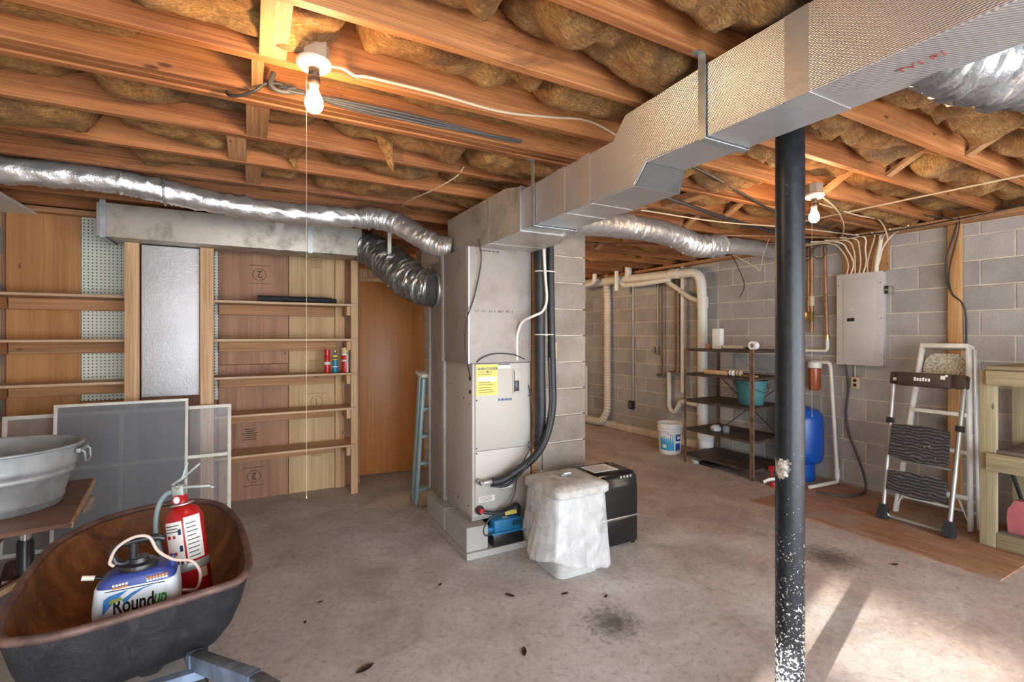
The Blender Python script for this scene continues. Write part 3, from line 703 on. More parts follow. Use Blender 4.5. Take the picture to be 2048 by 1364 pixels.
pl = thing('supply_plenum', 'tan stained duct board plenum above the furnace', 'plenum', (1.5, 3.2, 1.266))
obj('box', G().box(1.262, 1.745, 2.935, 3.44, 1.267, 2.045, .006), foilp_m, pl, 30, world=True)
obj('corner_tape', G().box(1.2595, 1.262, 2.932, 2.965, 1.267, 2.04).box(1.2595, 1.270, 2.932, 2.935, 1.267, 2.04), tape_m, pl, None, world=True)
obj('corner_tape', G().box(1.257, 1.262, 3.395, 3.44, 1.267, 2.04), tape_m, pl, None, world=True)
text('U L  1 8 1    A F G   600 F   475 - E', .02, ink_m, 'print', pl, face_y(1.31 - 1.5, 2.9345 - 3.2, 1.61 - 1.266))
g = G()
for i in range(5): g.box(1.345 + i * .03, 1.37 + i * .03, 2.934, 2.936, 2.018, 2.024)
obj('print', g, ink_m, pl, None, world=True)
rt = thing('return_box', 'foil-faced return air box behind the furnace', 'duct', (1.5, 3.62, .206))
obj('box', G().box(1.288, 1.70, 3.445, 3.80, .208, 2.03, .006), foilp_m, rt, 30, world=True)
obj('corner_tape', G().box(1.283, 1.288, 3.445, 3.50, .208, 2.02).box(1.283, 1.288, 3.77, 3.80, .208, 2.02), tape_m, rt, None, world=True)
obj('collar', G().lathe([(.135, 0), (.14, .03), (.13, .05)], 28, mtx=Matrix.Translation((1.31, 3.62, 1.81)) @ Matrix.Rotation(R(-90), 4, 'Y'), cap=False), galv_m, rt, 60, world=True)

ch = thing('chimney', 'square block chimney pier with rough brown-grey masonry', 'chimney', (2.07, 3.27, 0))
obj('core', G().box(1.825, 2.305, 3.085, 3.47, 0, 2.40), mortar_m, ch, None, world=True)
for k in range(12):
    zb = .035 + k * .2032
    if zb + .194 > 2.42: break
    h = min(.194, 2.41 - zb)
    parts = [(1.814, 1.915), (1.925, 2.321)]
    for (a, b) in parts: obj('block', G().box(a, b, 3.07, 3.48, zb, zb + h, .005), blockt_m, ch, None, world=True)
ol_m = plain('ivory_plastic', (.62, .50, .32), .4)
ot = thing('wall_outlet', 'ivory double outlet on the chimney block', 'outlet', (2.005, 3.062, 1.34))
obj('plate', G().box(-.037, .037, -.006, .006, -.06, .06, .002), ol_m, ot)
for dz in (-.026, .026): obj('socket', G().box(-.015, .015, -.009, -.004, dz - .016, dz + .016, .003).box(-.008, -.005, -.0095, -.004, dz - .006, dz + .008).box(.005, .008, -.0095, -.004, dz - .006, dz + .008), ol_m, ot)
struct('trim_3', G().box(1.766, 1.80, 2.96, 3.05, 0.05, 2.40), cleat_m, label='rough lumber strip between furnace and chimney')

# column
cl = thing('support_column', 'black steel support post with white paint spatter', 'column', (1.826, 1.126, 0))
obj('shaft', G().lathe([(.0505, .008), (.0505, 2.40)], 36), column_m, cl, 60)
obj('base_plate', G().box(-.09, .09, -.09, .09, 0, .008), column_m, cl, None)
obj('cap_plate', G().box(-.07, .07, -.06, .07, 2.40, 2.408), column_m, cl, None)
# ================================================================== shelving
sl = thing('wall_shelving', 'left shelving of three pine shelves on plywood and pegboard', 'shelving', (-1.2, 4.72, 0))
for z in (1.735, 1.405, 1.088):
    obj('shelf', G().box(-1.585, -.80, 4.585, 4.868, z, z + .02, .003), shelf_m, sl, None, world=True)
    obj('cleat', G().box(-1.545, -.80, 4.83, 4.868, z - .089, z - .002, .003), cleat_m, sl, None, world=True)
    obj('side_cleat', G().box(-1.585, -1.547, 4.40, 4.82, z - .089, z - .002, .003), cleat_m, sl, None, world=True)
sr = thing('wall_shelving', 'tall right shelving of five pine shelves with rolled mat and spray cans', 'shelving', (.3, 4.72, 0))
for k, z in enumerate((1.722, 1.405, 1.095, .778, .44)):
    tilt = .006
    obj('shelf', G().box(-.258, .858, 4.575, 4.868, z, z + .02, .003), shelf_m, sr, None, world=True)
    obj('cleat', G().box(-.235, .70 if k not in (1,) else .72, 4.82, 4.858, z - .089, z - .002, .003), cleat_m, sr, None, world=True)
    obj('side_cleat', G().box(.775, .812, 4.60, 4.84, z - .085, z - .002, .004), studz_m, sr, None, world=True)
obj('post', G().box(.814, .876, 4.60, 4.64, 0, 2.145, .003), studz_m, sr, None, world=True)
for (a, b) in ((-.817, -.729), (-.345, -.253)):
    one('stud_post', G().box(a, b, 4.50, 4.538, 0, 2.146, .003), studz_m, 'upright pine stud ' + ('left' if a < -.5 else 'right') + ' of the silver foil panel', 'post')
one('foil_sheet', G().box(-.722, -.352, 4.545, 4.565, .985, 2.14, .004), foilb_m, 'silver bubble-foil insulation panel between two pine studs', 'panel')
# rolled mat
mat_m = plain('rubber_mat', (.018, .02, .025), .75, var=.3, scale=30, bump=.5, bscale=150)
g = G().tube([(.06, 4.70, 1.772), (.66, 4.70, 1.772)], .029, 18); g.tube([(.64, 4.70, 1.767), (.70, 4.70, 1.767)], .024, 16)
g.box(.07, .65, 4.672, 4.70, 1.743, 1.748)
one('rolled_mat', g, mat_m, 'black rolled rubber mat on the top right shelf', 'mat')
# cans
canr_m = plain('can_red', (.58, .02, .025), .3); cant_m = plain('can_teal', (.01, .22, .36), .3); cany_m = plain('can_yellow', (.80, .55, .05), .4)
can_k = plain('can_navy', (.015, .03, .09), .35); cangrey = plain('can_metal', (.6, .6, .6), .3, .8); canyc_m = plain('cream_cap', (.72, .60, .30), .5)
cz = 1.115
def can(name, x, r, h, label, bm_, top, topm, bands=(), y=4.66):
    c = thing(name, label, 'spray can', (x, y, cz + .001))
    obj('body', G().lathe([(0, 0), (r * .96, 0), (r, .004), (r, h - .012), (r * .8, h)], 24), bm_, c, 50)
    obj('cap', G().lathe(top, 22, (0, 0, 0)), topm, c, 50)
    for (z0, z1, m) in bands: obj('label_band', G().lathe([(r + .0008, z0), (r + .0008, z1)], 24, cap=False), m, c, 50)
    return c
can('spray_can', .617, .026, .165, 'red spray can with a red cap, leftmost on the middle shelf', canr_m, [(0, .165), (.024, .16), (.025, .19), (.024, .212), (0, .214)], canr_m, ((.075, .10, wht_m),))
can('spray_can', .684, .026, .17, 'teal and yellow spray can with metal top on the middle shelf', cant_m, [(0, .205), (.010, .203), (.011, .19), (.006, .187), (.018, .178), (.022, .168), (0, .166)], cangrey, ((.115, .16, cany_m), (.125, .14, can_k), (.05, .06, wht_m)))
can('spray_can', .772, .030, .185, 'red and white can with a wide cream cap on the middle shelf', canr_m, [(0, .183), (.033, .183), (.034, .187), (.034, .22), (.031, .226), (0, .226)], canyc_m, ((.155, .18, wht_m), (.10, .115, wht_m)))
c = bpy.data.objects['spray_can.002']; obj('side_stripe', G().lathe([(.0308, .0), (.0308, .18)], 24, cap=False), wht_m, c, 50)
for o in c.children:
    if o.name.startswith('side_stripe'):
        bm = bmesh.new(); bm.from_mesh(o.data); bmesh.ops.delete(bm, geom=[v for v in bm.verts if v.co.x < .006 or v.co.y > .01], context='VERTS'); bm.to_mesh(o.data); bm.free()

# ================================================================== screens leaning by the shelves
t = NT('screen_mesh'); v = t.coord(rnd=False); n_ = t.noise(v, 180, 2)
tr = t.n('ShaderNodeBsdfTransparent'); mx = t.n('ShaderNodeMixShader')
t.base((.24, .255, .28)); t.rm(.6, .3)
out = t.t.nodes['Material Output']
t.l(tr.outputs[0], mx.inputs[1]); t.l(t.b.outputs[0], mx.inputs[2]); t.l(mx.outputs[0], out.inputs[0])
mr = t.n('ShaderNodeMapRange'); mr.inputs[3].default_value = .36; mr.inputs[4].default_value = .60; t.l(n_, mr.inputs[0]); t.l(mr.outputs[0], mx.inputs[0])
screen_m = t.m
t = NT('hazy_plastic'); tr = t.n('ShaderNodeBsdfTransparent'); mx = t.n('ShaderNodeMixShader'); mx.inputs[0].default_value = .2
t.base((.5, .52, .55)); t.rm(.15); out = t.t.nodes['Material Output']
t.l(tr.outputs[0], mx.inputs[1]); t.l(t.b.outputs[0], mx.inputs[2]); t.l(mx.outputs[0], out.inputs[0]); hazy_m = t.m
def frame(name, x0, x1, ybot, ytop, z1, bars, label, bar, fill, fm, thick=.016):
    r = thing(name, label, 'screen', ((x0 + x1) / 2, ybot, 0), (-math.atan2(ytop - ybot, z1), 0, 0))
    W = (x1 - x0) / 2; H = math.hypot(z1, ytop - ybot)
    for nm, g in (('rail', G().box(-W, W, -thick / 2, thick / 2, H - bar, H, .002)), ('rail', G().box(-W, W, -thick / 2, thick / 2, 0, bar, .002)),
              ('stile', G().box(-W, -W + bar, -thick / 2, thick / 2, bar, H - bar, .002)), ('stile', G().box(W - bar, W, -thick / 2, thick / 2, bar, H - bar, .002))):
        obj(nm, g, fm, r)
    for (kind, p) in bars:
        obj('bar', G().box(-W + bar, W - bar, -thick / 2, thick / 2, p, p + bar, .002) if kind == 'h' else G().box(p - bar / 2, p + bar / 2, -thick / 2 + .001, thick / 2 - .001, bar, H - bar, .002), fm, r)
    obj('mesh' if fill is screen_m else 'pane', G().box(-W + bar * .5, W - bar * .5, -.001, .001, bar * .5, H - bar * .5), fill, r, None)
    return r
frame('window_screen', -1.160, -.405, 4.24, 4.33, .985, [], 'grey mesh window screen in a thin white frame, standing in front', .020, screen_m, alup_m)
frame('storm_window', -1.44, -.13, 4.34, 4.42, .915, [('v', -.03), ('h', .52)], 'wide clear storm sash with white cross bars behind the mesh screen', .026, hazy_m, alup_m)

# ================================================================== table with tub
tb = thing('pedestal_table', 'low table with brown board top on a black pedestal', 'table', (-1.05, 3.36, 0))
g = G().prism([(-1.56, 2.90), (-.735, 2.99), (-.842, 3.86), (-1.58, 3.86)], .022, Matrix.Translation((0, 0, .55)), .002)
obj('top', g, tablewood_m, tb, None, world=True)
g = G().beam((-.738, 2.99, .561), (-.845, 3.86, .561), .010, .026); obj('edge_strip', g, shelf_m, tb, None, world=True)
g = G().lathe([(0, -.05), (.03, -.045), (.045, -.02), (.04, .0), (.05, .02), (.03, .035), (0, .04)], 12, mtx=Matrix.Translation((-.795, 3.50, .512)) @ Matrix.Diagonal((.5, 2.2, .8, 1)))
for v_ in g.bm.verts: v_.co += Vector((.012 * nz(v_.co.x * 40, v_.co.y * 40), .02 * nz(v_.co.y * 30, v_.co.z * 30), .012 * nz(v_.co.z * 50, v_.co.y * 20)))
obj('torn_lining', g, foild_m, tb, 60, world=True)
obj('pedestal', G().lathe([(0, .16), (.034, .16), (.034, .40), (.030, .405), (.030, .41)], 22, (-1.01, 3.36, 0)), blackp_m, tb, 50, world=True)
obj('collar', G().lathe([(.024, .41), (.024, .53), (.05, .545), (.05, .55)], 22, (-1.01, 3.36, 0)), chrome_m, tb, 50, world=True)
for a in (-65, 25, 115, 205):
    c, s_ = math.cos(R(a)), math.sin(R(a)); pts = []
    for q in range(9):
        f = q / 8; rr = .03 + .50 * f; pts.append((-1.01 + rr * c, 3.36 + rr * s_, .19 + .06 * math.sin(f * 2.4) - .20 * f * f + .012))
    g = G()
    for A, B in zip(pts, pts[1:]): g.beam(A, B, .05, .045, bev=.004)
    obj('leg', g, legwood_m, tb, 30, world=True)
obj('strut', G().beam((-1.25, 3.05, .15), (-.98, 3.34, .23), .035, .03, bev=.004), studz_m, tb, 30, world=True)
obj('strut', G().beam((-1.35, 3.0, .05), (-1.02, 3.2, .545), .02, .05, bev=.003), legwood_m, tb, 30, world=True)
# galvanized tub
tu = thing('wash_tub', 'galvanized metal wash tub with rolled rim on the table', 'tub', (-1.17, 3.40, .573))
def tubprof(outer):
    P = [(.27, 0), (.275, .01), (.28, .03), (.285, .035), (.283, .05), (.31, .15), (.318, .158), (.325, .166), (.325, .176), (.320, .184), (.33, .20), (.336, .208), (.334, .22), (.352, .305)]
    return P
o_ = tubprof(1)
prof = [(0, .012)] + [(.26, .012)] + [(r - .006, z) for (r, z) in o_[3:]][1:]
obj('shell', G().lathe([(0, 0)] + o_ + [(.346, .305)] + [(r - .008, max(z, .015)) for (r, z) in reversed(o_[3:])] + [(.25, .014), (0, .014)], 56, cap=False, sx=1.05, sy=.88), galvtub_m, tu, 50)
g = G(); g.tube([(.354 * 1.05 * math.cos(a), .354 * .88 * math.sin(a), .306) for a in [i * math.pi / 32 for i in range(64)]], .008, 8, closed=True); obj('rim', g, galvtub_m, tu, 60)
g = G(); g.tube([(.374, -.05, .275), (.395, -.05, .262), (.398, -.045, .215), (.398, .0, .205), (.398, .045, .215), (.395, .05, .262), (.374, .05, .275)], .006, 8); obj('handle', g, galvtub_m, tu, 60)
obj('handle_bracket', G().box(.365, .385, -.075, .075, .262, .285, .003), galvtub_m, tu, 30)

# ================================================================== wheelbarrow
t = NT('rust'); v = t.coord(rnd=False)
a1 = t.noise(v, 7, 7, .7, .5); a2 = t.noise(v, 34, 5, .7); a3 = t.noise(v, 2.4, 3)
c = t.ramp(a1, [(.3, (.07, .028, .015)), (.48, (.18, .072, .027)), (.62, (.27, .115, .04)), (.78, (.33, .17, .08))])
c = t.mix(t.ramp(a2, [(.58, 0.0), (.72, .7)]), c, (.33, .21, .13))
c = t.mix(t.ramp(a3, [(.5, 0.0), (.7, .55)]), c, (.085, .06, .05))
t.base(c); t.rm(.8, .15); t.bump(a2, .4, .004); rust_m = t.m
t = NT('barrow_paint'); v = t.coord(rnd=False); a1 = t.noise(v, 12, 7, .75, 1.0); a2 = t.noise(v, 45, 5, .7)
c = t.ramp(a1, [(.35, (.007, .007, .010)), (.55, (.018, .018, .022)), (.72, (.06, .052, .052))])
c = t.mix(t.ramp(a2, [(.63, 0.0), (.75, .5)]), c, (.21, .18, .165))
t.base(c); t.rm(.62, .15); t.bump(a1, .9, .012); bar_m = t.m
rimr_m = plain('rusty_rim', (.145, .085, .072), .6, .3, .35, 16, .3, 60)
bluew_m = plain('blue_painted_wood', (.15, .205, .30), .6, var=.4, scale=9, bump=.4, bscale=30)
RIM = [(-0.585, 1.842), (-0.461, 1.820), (-0.297, 1.852), (-0.145, 1.89), (-0.046, 1.921), (-0.008, 2.002), (-0.005, 2.113), (-0.022, 2.332), (-0.062, 2.609), (-0.134, 2.835), (-0.229, 2.952), (-0.34, 2.985), (-0.44, 2.968), (-0.529, 2.925), (-0.609, 2.851), (-0.666, 2.739), (-0.703, 2.593), (-0.698, 2.353), (-0.675, 2.135), (-0.650, 1.966), (-0.625, 1.892)]
def closed_smooth(P, n=4):
    out = []; N = len(P); V = [Vector((p[0], p[1], 0)) for p in P]
    for i in range(N):
        a, b, c, d = V[i - 1], V[i], V[(i + 1) % N], V[(i + 2) % N]
        for k in range(n):
            q = k / n; out.append(.5 * ((2 * b) + (c - a) * q + (2 * a - 5 * b + 4 * c - d) * q * q + (3 * b - a - 3 * c + d) * q ** 3))
    return out
rim = closed_smooth(RIM); ctr = Vector((-.345, 2.24, 0))
wbar = thing('wheelbarrow', 'rusty old wheelbarrow with blue wooden handles', 'wheelbarrow', (-.35, 2.3, 0))
def ring_at(f, z, drop=0.0):
    o = []
    for p in rim:
        d = p - ctr; k = f if d.y < 0 else f * (1 - .22 * (1 - f) * 2 * max(0, d.y) / .7)
        o.append((ctr.x + d.x * f, ctr.y + d.y * (k if d.y > 0 else (f + (1 - f) * .55)), z))
    return o
lv = [(1.0, .6), (.975, .56), (.93, .50), (.86, .44), (.76, .395), (.62, .375), (.35, .37), (.05, .37)]
g = G(); g.loft([ring_at(f, z) for f, z in lv]); bmesh.ops.recalc_face_normals(g.bm, faces=g.bm.faces); obj('tray', g, rust_m, wbar, 60, world=True)
g = G(); g.loft([ring_at(f + .006, z - .006) for f, z in lv]); obj('tray_underside', g, bar_m, wbar, 60, world=True)
# drop the caps that close the tray's open top
for o in list(wbar.children):
    if o.name.startswith('tray'):
        bm = bmesh.new(); bm.from_mesh(o.data); bm.faces.ensure_lookup_table()
        big = [f for f in bm.faces if len(f.verts) > 20 and f.calc_area() > .2]
        bmesh.ops.delete(bm, geom=big, context='FACES'); bm.to_mesh(o.data); bm.free(); o.data.shade_smooth(); o.data.set_sharp_from_angle(angle=R(60))
g = G(); g.tube([(p.x, p.y, .6) for p in rim], .0135, 10, closed=True); obj('rim', g, rimr_m, wbar, 60, world=True)
for s_ in (-1, 1):
    x0 = -.36 + s_ * .06; x1 = -.345 + s_ * .19; x2 = -.345 + s_ * .36
    g = G().beam((x0, 2.62, .22), (x1, 1.88, .385), .042, .05, bev=.004).beam((x1 - s_ * .006, 1.91, .378), (x2, 1.50, .50), .042, .05, bev=.004).beam((x2, 1.50, .50), (x2 + s_ * .10, 1.22, .57), .04, .045, bev=.006)
    obj('handle', g, bluew_m, wbar, 30, world=True)
    obj('leg', G().beam((x1, 1.93, .40), (x1 + s_ * .02, 1.86, .012), .035, .008).beam((x1, 2.12, .38), (x1 + s_ * .02, 1.88, .012), .035, .008).box(x1 - .03, x1 + .05, 1.83, 1.93, 0, .012), bar_m, wbar, None, world=True)
obj('brace', G().beam((-.58, 1.838, .355), (-.13, 1.868, .355), .035, .03, bev=.003), bluew_m, wbar, None, world=True)
prof = []
wm = Matrix.Translation((-.372, 2.60, .185)) @ Matrix.Rotation(R(90), 4, 'Y')
obj('tire', G().lathe([(.10, -.032), (.135, -.046), (.165, -.046), (.182, -.028), (.185, 0), (.182, .028), (.165, .046), (.135, .046), (.10, .032)], 32, mtx=wm, cap=False), black_m, wbar, 60, world=True)
obj('wheel_hub', G().lathe([(0, -.05), (.03, -.05), (.03, -.02), (.11, -.03), (.11, .03), (.03, .02), (.03, .05), (0, .05)], 26, mtx=wm), bar_m, wbar, 40, world=True)
obj('axle_bracket', G().box(-.44, -.305, 2.585, 2.615, .17, .20).beam((-.435, 2.6, .18), (-.42, 2.55, .30), .02, .02).beam((-.31, 2.6, .18), (-.30, 2.55, .30), .02, .02), bar_m, wbar, None, world=True)

# ================================================================== weed sprayer jug
jb_m = plain('jug_white', (.66, .72, .78), .4, var=.03); jbl_m = plain('jug_blue', (.028, .05, .24), .35, var=.08)
green_m = plain('green_print', (.02, .22, .02), .5); lb_m = plain('light_blue_print', (.05, .20, .48), .5)
JW, JD, JH = .118, .062, .27
jg = thing('weed_sprayer', 'white jug sprayer with blue top and black pump handle in the wheelbarrow', 'sprayer', (-.333, 2.060, .412))
def rr(w_, d_, z, rad=.03, n=6):
    o = []
    for (cx, cy, a0) in ((w_ - rad, d_ - rad, 0), (-w_ + rad, d_ - rad, 90), (-w_ + rad, -d_ + rad, 180), (w_ - rad, -d_ + rad, 270)):
        for k in range(n): a = R(a0 + 90 * k / (n - 1)); o.append((cx + rad * math.cos(a), cy + rad * math.sin(a), z))
    return o
g = G(); g.loft([rr(.112, .058, 0), rr(JW, JD, .012), rr(JW, JD, .155), rr(JW * .95, JD, .212), rr(JW * .88, JD * .97, .219)]); obj('jug', g, jb_m, jg, 40)
g = G(); g.loft([rr(JW * .93, JD * 1.0, .207), rr(JW * .925, JD, .210), rr(JW * .86, JD * .93, .238), rr(JW * .66, JD * .85, .252), rr(JW * .60, JD * .8, .254)])
# slope: drop the left shoulder
for v_ in g.bm.verts:
    if v_.co.z > .21 and v_.co.x < -.03: v_.co.z -= .10 * (-.03 - v_.co.x)
obj('shoulder', g, jbl_m, jg, 40)
obj('hose_hook', G().box(.088, .102, -.02, 0, .235, .275, .003), jbl_m, jg, 30)
obj('pump_cap', G().lathe([(0, .25), (.052, .25), (.054, .256), (.05, .268), (.03, .272), (.028, .285), (0, .285)], 26, (-.0, 0, 0)), blackp_m, jg, 40)
g = G(); g.tube(smooth_path([(-.062, -.005, .275), (-.072, -.005, .31), (-.05, -.005, .335), (0, -.005, .343), (.05, -.005, .343), (.072, -.005, .335)], 6), .0125, 10); g.tube(smooth_path([(-.062, -.005, .28), (-.04, -.005, .272), (0, -.005, .285)], 5), .011, 10); g.tube([(-.015, -.005, .27), (-.015, -.005, .345)], .012, 10)
obj('pump_handle', g, blackp_m, jg, 60)
obj('hose', G().tube(smooth_path([(-.066, -.015, .272), (-.075, -.018, .29), (-.055, -.02, .335), (-.01, -.02, .36), (.03, -.02, .352), (.055, -.02, .30), (.10, -.03, .265), (.15, -.01, .24), (.175, .0, .19), (.165, .01, .13), (.12, .02, .13)], 8), .0052, 8), plain('pink_hose', (.62, .47, .40), .4), jg, 60)
obj('hose', G().tube(smooth_path([(.11, .01, .10), (.15, 0, .09), (.17, -.005, .12)], 8), .005, 8), MAT['pink_hose'], jg, 60)
obj('nozzle', G().tube([(-.10, .02, .225), (-.125, .02, .232)], .006, 8), blackp_m, jg, 60); obj('nozzle_tip', G().tube([(-.122, .02, .231), (-.155, .02, .238)], .0085, 8), white_m, jg, 60)
FY = -JD - .0012
def fl_(x, z, rz=0): return face_y(x, FY, z, rz)
obj('label', G().box(-.082, .078, FY, -JD + .001, .06, .205), plain('label_white', (.74, .78, .82), .4), jg, None)
text('Round', .058, blackp_m, 'lettering', jg, Matrix.Translation((-.060, FY, .134)) @ Matrix.Rotation(R(90), 4, 'X') @ Matrix.Diagonal((.72, 1.25, 1, 1)), bold=.0012)
text('up', .060, green_m, 'lettering', jg, Matrix.Translation((.0465, FY - .0005, .139)) @ Matrix.Rotation(R(90), 4, 'X') @ Matrix.Diagonal((.62, 1.2, 1, 1)), bold=.0014, shear=.28)
obj('swoosh', G().prism([(-.028, .136), (-.02, .122), (.0, .142), (.03, .160), (.06, .166), (.03, .164), (.0, .154), (-.015, .143)], .0012, fl_(-.008, .040)), lb_m, jg, None)
obj('swoosh', G().prism([(-.078, .095), (-.06, .118), (-.03, .150), (-.01, .166), (-.06, .155), (-.074, .145)], .0012, fl_(-.008, .040)), lb_m, jg, None)
obj('label_tag', G().prism([(-.068, .132), (-.035, .139), (-.037, .150), (-.068, .143)], .0014, fl_(0, .036)), plain('green_yellow', (.30, .33, .05), .5), jg, None)
obj('swoosh', G().prism([(-.050, .035), (-.046, .05), (-.047, .065), (-.053, .05)], .0012, fl_(0, .04)), can_k, jg, None)
for i in range(6): obj('label_print', G().box(-.035 + i * .012, -.027 + i * .012, FY - .0002, FY + .0005, .125, .128), cangrey, jg, None)
or_m = plain('orange_print', (.62, .25, .08), .5)
for (x0, z0, m, n) in ((-.06, .222, wht_m, 5), (-.06, .213, or_m, 5), (.03, .228, or_m, 7), (.03, .22, wht_m, 7)):
    for i in range(n): obj('label_print', G().box(x0 + i * .0085, x0 + i * .0085 + .006, -.0655, -.055, z0 + .0006 * i, z0 + .006 + .0006 * i), m, jg, None)

# ================================================================== fire extinguisher
ex_m = plain('extinguisher_red', (.42, .012, .014), .28, var=.08)
ex = thing('fire_extinguisher', 'red fire extinguisher leaning in the wheelbarrow, hose on its side', 'extinguisher', (-.198, 2.33, .392), (R(-7), R(-10.5), R(-20)))
obj('cylinder', G().lathe([(0, 0), (.07, 0), (.078, .01), (.078, .32), (.074, .345), (.058, .375), (.036, .39), (.030, .395), (0, .395)], 36), ex_m, ex, 60)
obj('collar', G().lathe([(.035, .392), (.05, .394), (.05, .398), (.035, .40)], 24), galv_m, ex, 50)
obj('neck', G().lathe([(.026, .395), (.026, .43), (.022, .435), (0, .435)], 20), ex_m, ex, 50)
hd_m = plain('cast_grey', (.42, .47, .46), .4, .5)
obj('valve_body', G().box(-.028, .02, -.018, .018, .43, .478, .004), hd_m, ex, 40)
obj('carry_handle', G().beam((-.02, 0, .47), (.135, 0, .448), .022, .012, bev=.003).beam((.133, 0, .449), (.15, 0, .436), .022, .010, bev=.003), hd_m, ex, 40)
obj('lever', G().beam((-.03, 0, .482), (.04, 0, .512), .022, .012, bev=.003).beam((.035, 0, .510), (.105, 0, .552), .022, .009, bev=.003), hd_m, ex, 40)
obj('pin_tag', G().beam((.02, -.01, .50), (.055, -.012, .565), .010, .004), plain('pale_green', (.45, .62, .52), .5), ex, 30)
obj('pull_ring', G().tube([(.0 + .012 * math.cos(a), -.022, .475 + .012 * math.sin(a)) for a in [i * math.pi / 8 for i in range(16)]], .0018, 6, closed=True), steel_m, ex, 60)
obj('gauge', G().lathe([(0, 0), (.019, 0), (.019, .012), (0, .012)], 20, mtx=Matrix.Translation((-.004, -.02, .418)) @ Matrix.Rotation(R(90), 4, 'X')), red_m, ex, 40)
obj('gauge_face', G().lathe([(0, 0), (.014, 0), (0, .001)], 18, mtx=Matrix.Translation((-.004, -.0325, .418)) @ Matrix.Rotation(R(90), 4, 'X')), wht_m, ex, 40)
obj('hose', G().tube(smooth_path([(-.026, 0, .455), (-.06, -.005, .45), (-.095, -.01, .41), (-.115, -.015, .33), (-.11, -.02, .25), (-.088, -.028, .17), (-.08, -.03, .12)], 8), .0115, 12), plain('grey_green_hose', (.19, .25, .26), .45), ex, 60)
obj('hose_clip', G().lathe([(.0795, .128), (.0805, .13), (.0805, .158), (.0795, .16)], 36, cap=False), hd_m, ex, 50)
def wrap(a0, a1, z0, z1, m, name, r=.0788):
    n = 10; g = G(); bm = g.bm
    P = [[bm.verts.new((rad * math.cos(R(a0 + (a1 - a0) * k / n)), rad * math.sin(R(a0 + (a1 - a0) * k / n)), z)) for k in range(n + 1)] for z in (z0, z1) for rad in (r,)]
    for k in range(n): bm.faces.new((P[0][k], P[0][k + 1], P[1][k + 1], P[1][k]))
    return obj(name, g, m, ex, 60)
wrap(-127, -71, .14, .335, wht_m, 'label'); wrap(-65, -12, .168, .345, wht_m, 'label')
for i in range(9): wrap(-60, -60 + random.uniform(25, 42), .18 + i * .017, .184 + i * .017, cableg_m, 'label_print', .0792)
for i in range(3): wrap(-124, -124 + random.uniform(30, 50), .318 - i * .012, .322 - i * .012, cableg_m, 'label_print', .0792)
for zz in (.268, .20): wrap(-122, -109, zz, zz + .014, red_m, 'label_print', .0792); wrap(-101, -93, zz, zz + .013, red_m, 'label_print', .0792); wrap(-84, -75, zz + .012, zz + .036, can_k, 'label_print', .0792)
for i in range(4): wrap(-125 + i * 13, -116 + i * 13, .155, .175, cablek_m, 'label_print', .0792)
wrap(-40, -10, .085, .125, plain('brass_plate', (.62, .50, .33), .4, .3), 'plate', .0792)

for o in [ex] : o.scale = (.87, .87, .95)
# ================================================================== bin with bag, black shredder box, pump
bin_m = plain('dusty_white_bin', (.50, .50, .49), .55, var=.12, scale=9)
lid_m = plain('dusty_lid', (.47, .455, .43), .7, var=.25, scale=14)
bn = thing('salt_bin', 'dusty white square plastic bin with a lid and clear bag skirt', 'bin', (1.755, 2.525, 0))
def rb(w_, d_, z, rad=.05): return rr(w_, d_, z, rad, 6)
g = G(); g.loft([rb(.145, .145, 0), rb(.152, .152, .006), rb(.154, .154, .045), rb(.150, .150, .047), rb(.151, .151, .052), rb(.183, .183, .50)]); obj('body', g, bin_m, bn, 35)
for i in range(3): obj('rib', G().beam((.05 + i * .018, -.160, .06), (.052 + i * .018, -.163, .10), .005, .008), bin_m, bn, None)
g = G(); g.loft([rb(.198, .198, .495), rb(.203, .203, .50), rb(.203, .203, .538), rb(.195, .195, .548), rb(.15, .15, .562), rb(.10, .10, .566)]); obj('lid', g, lid_m, bn, 35)
g = G().box(-.03, .05, .0, .045, .566, .576, .003).box(-.02, .04, -.008, .012, .574, .588, .004); obj('lid_latch', g, galv_m, bn, 35)
t = NT('clear_bag'); v = t.coord(rnd=False); tr = t.n('ShaderNodeBsdfTransparent'); mx = t.n('ShaderNodeMixShader')
t.base((.80, .80, .81)); t.rm(.14); f = t.noise(v, 6, 4, .5, 1.5); t.bump(f, .15, .01)
out = t.t.nodes['Material Output']; t.l(tr.outputs[0], mx.inputs[1]); t.l(t.b.outputs[0], mx.inputs[2]); t.l(mx.outputs[0], out.inputs[0])
mr = t.n('ShaderNodeMapRange'); mr.inputs[1].default_value = .35; mr.inputs[2].default_value = .65; mr.inputs[3].default_value = .20; mr.inputs[4].default_value = .48; t.l(f, mr.inputs[0]); t.l(mr.outputs[0], mx.inputs[0]); bag_m = t.m
N = 120; rows = 22; g = G(); rings = []
for j in range(rows + 1):
    q = j / rows; ring = []
    for k in range(N):
        a = 2 * math.pi * k / N; c, s_ = math.cos(a), math.sin(a)
        e = 5; base = (abs(c) ** e + abs(s_) ** e) ** (-1 / e)
        fold = .5 * nz(c * 3.2, s_ * 3.2, 4) + .35 * nz(c * 9, s_ * 9, 1)
        # stretched corner toward the furnace side, low skirt at the front
        left = max(0, math.cos(a - R(205))) ** 5
        r = (.187 * base) * (1 + .02 * q) + .012 + q * (.03 + .05 * fold) + left * .075 * q + .004 * nz(c * 6, s_ * 6, q * 4) * (1 - .5 * q)
        low = .13 + .05 * nz(c * 2, s_ * 2, 9) - .06 * max(0, math.cos(a - R(-50))) + left * .03 + .05 * max(0, math.cos(a - R(120)))
        ring.append((r * c, r * s_, .50 + (low - .50) * q))
    rings.append(ring)
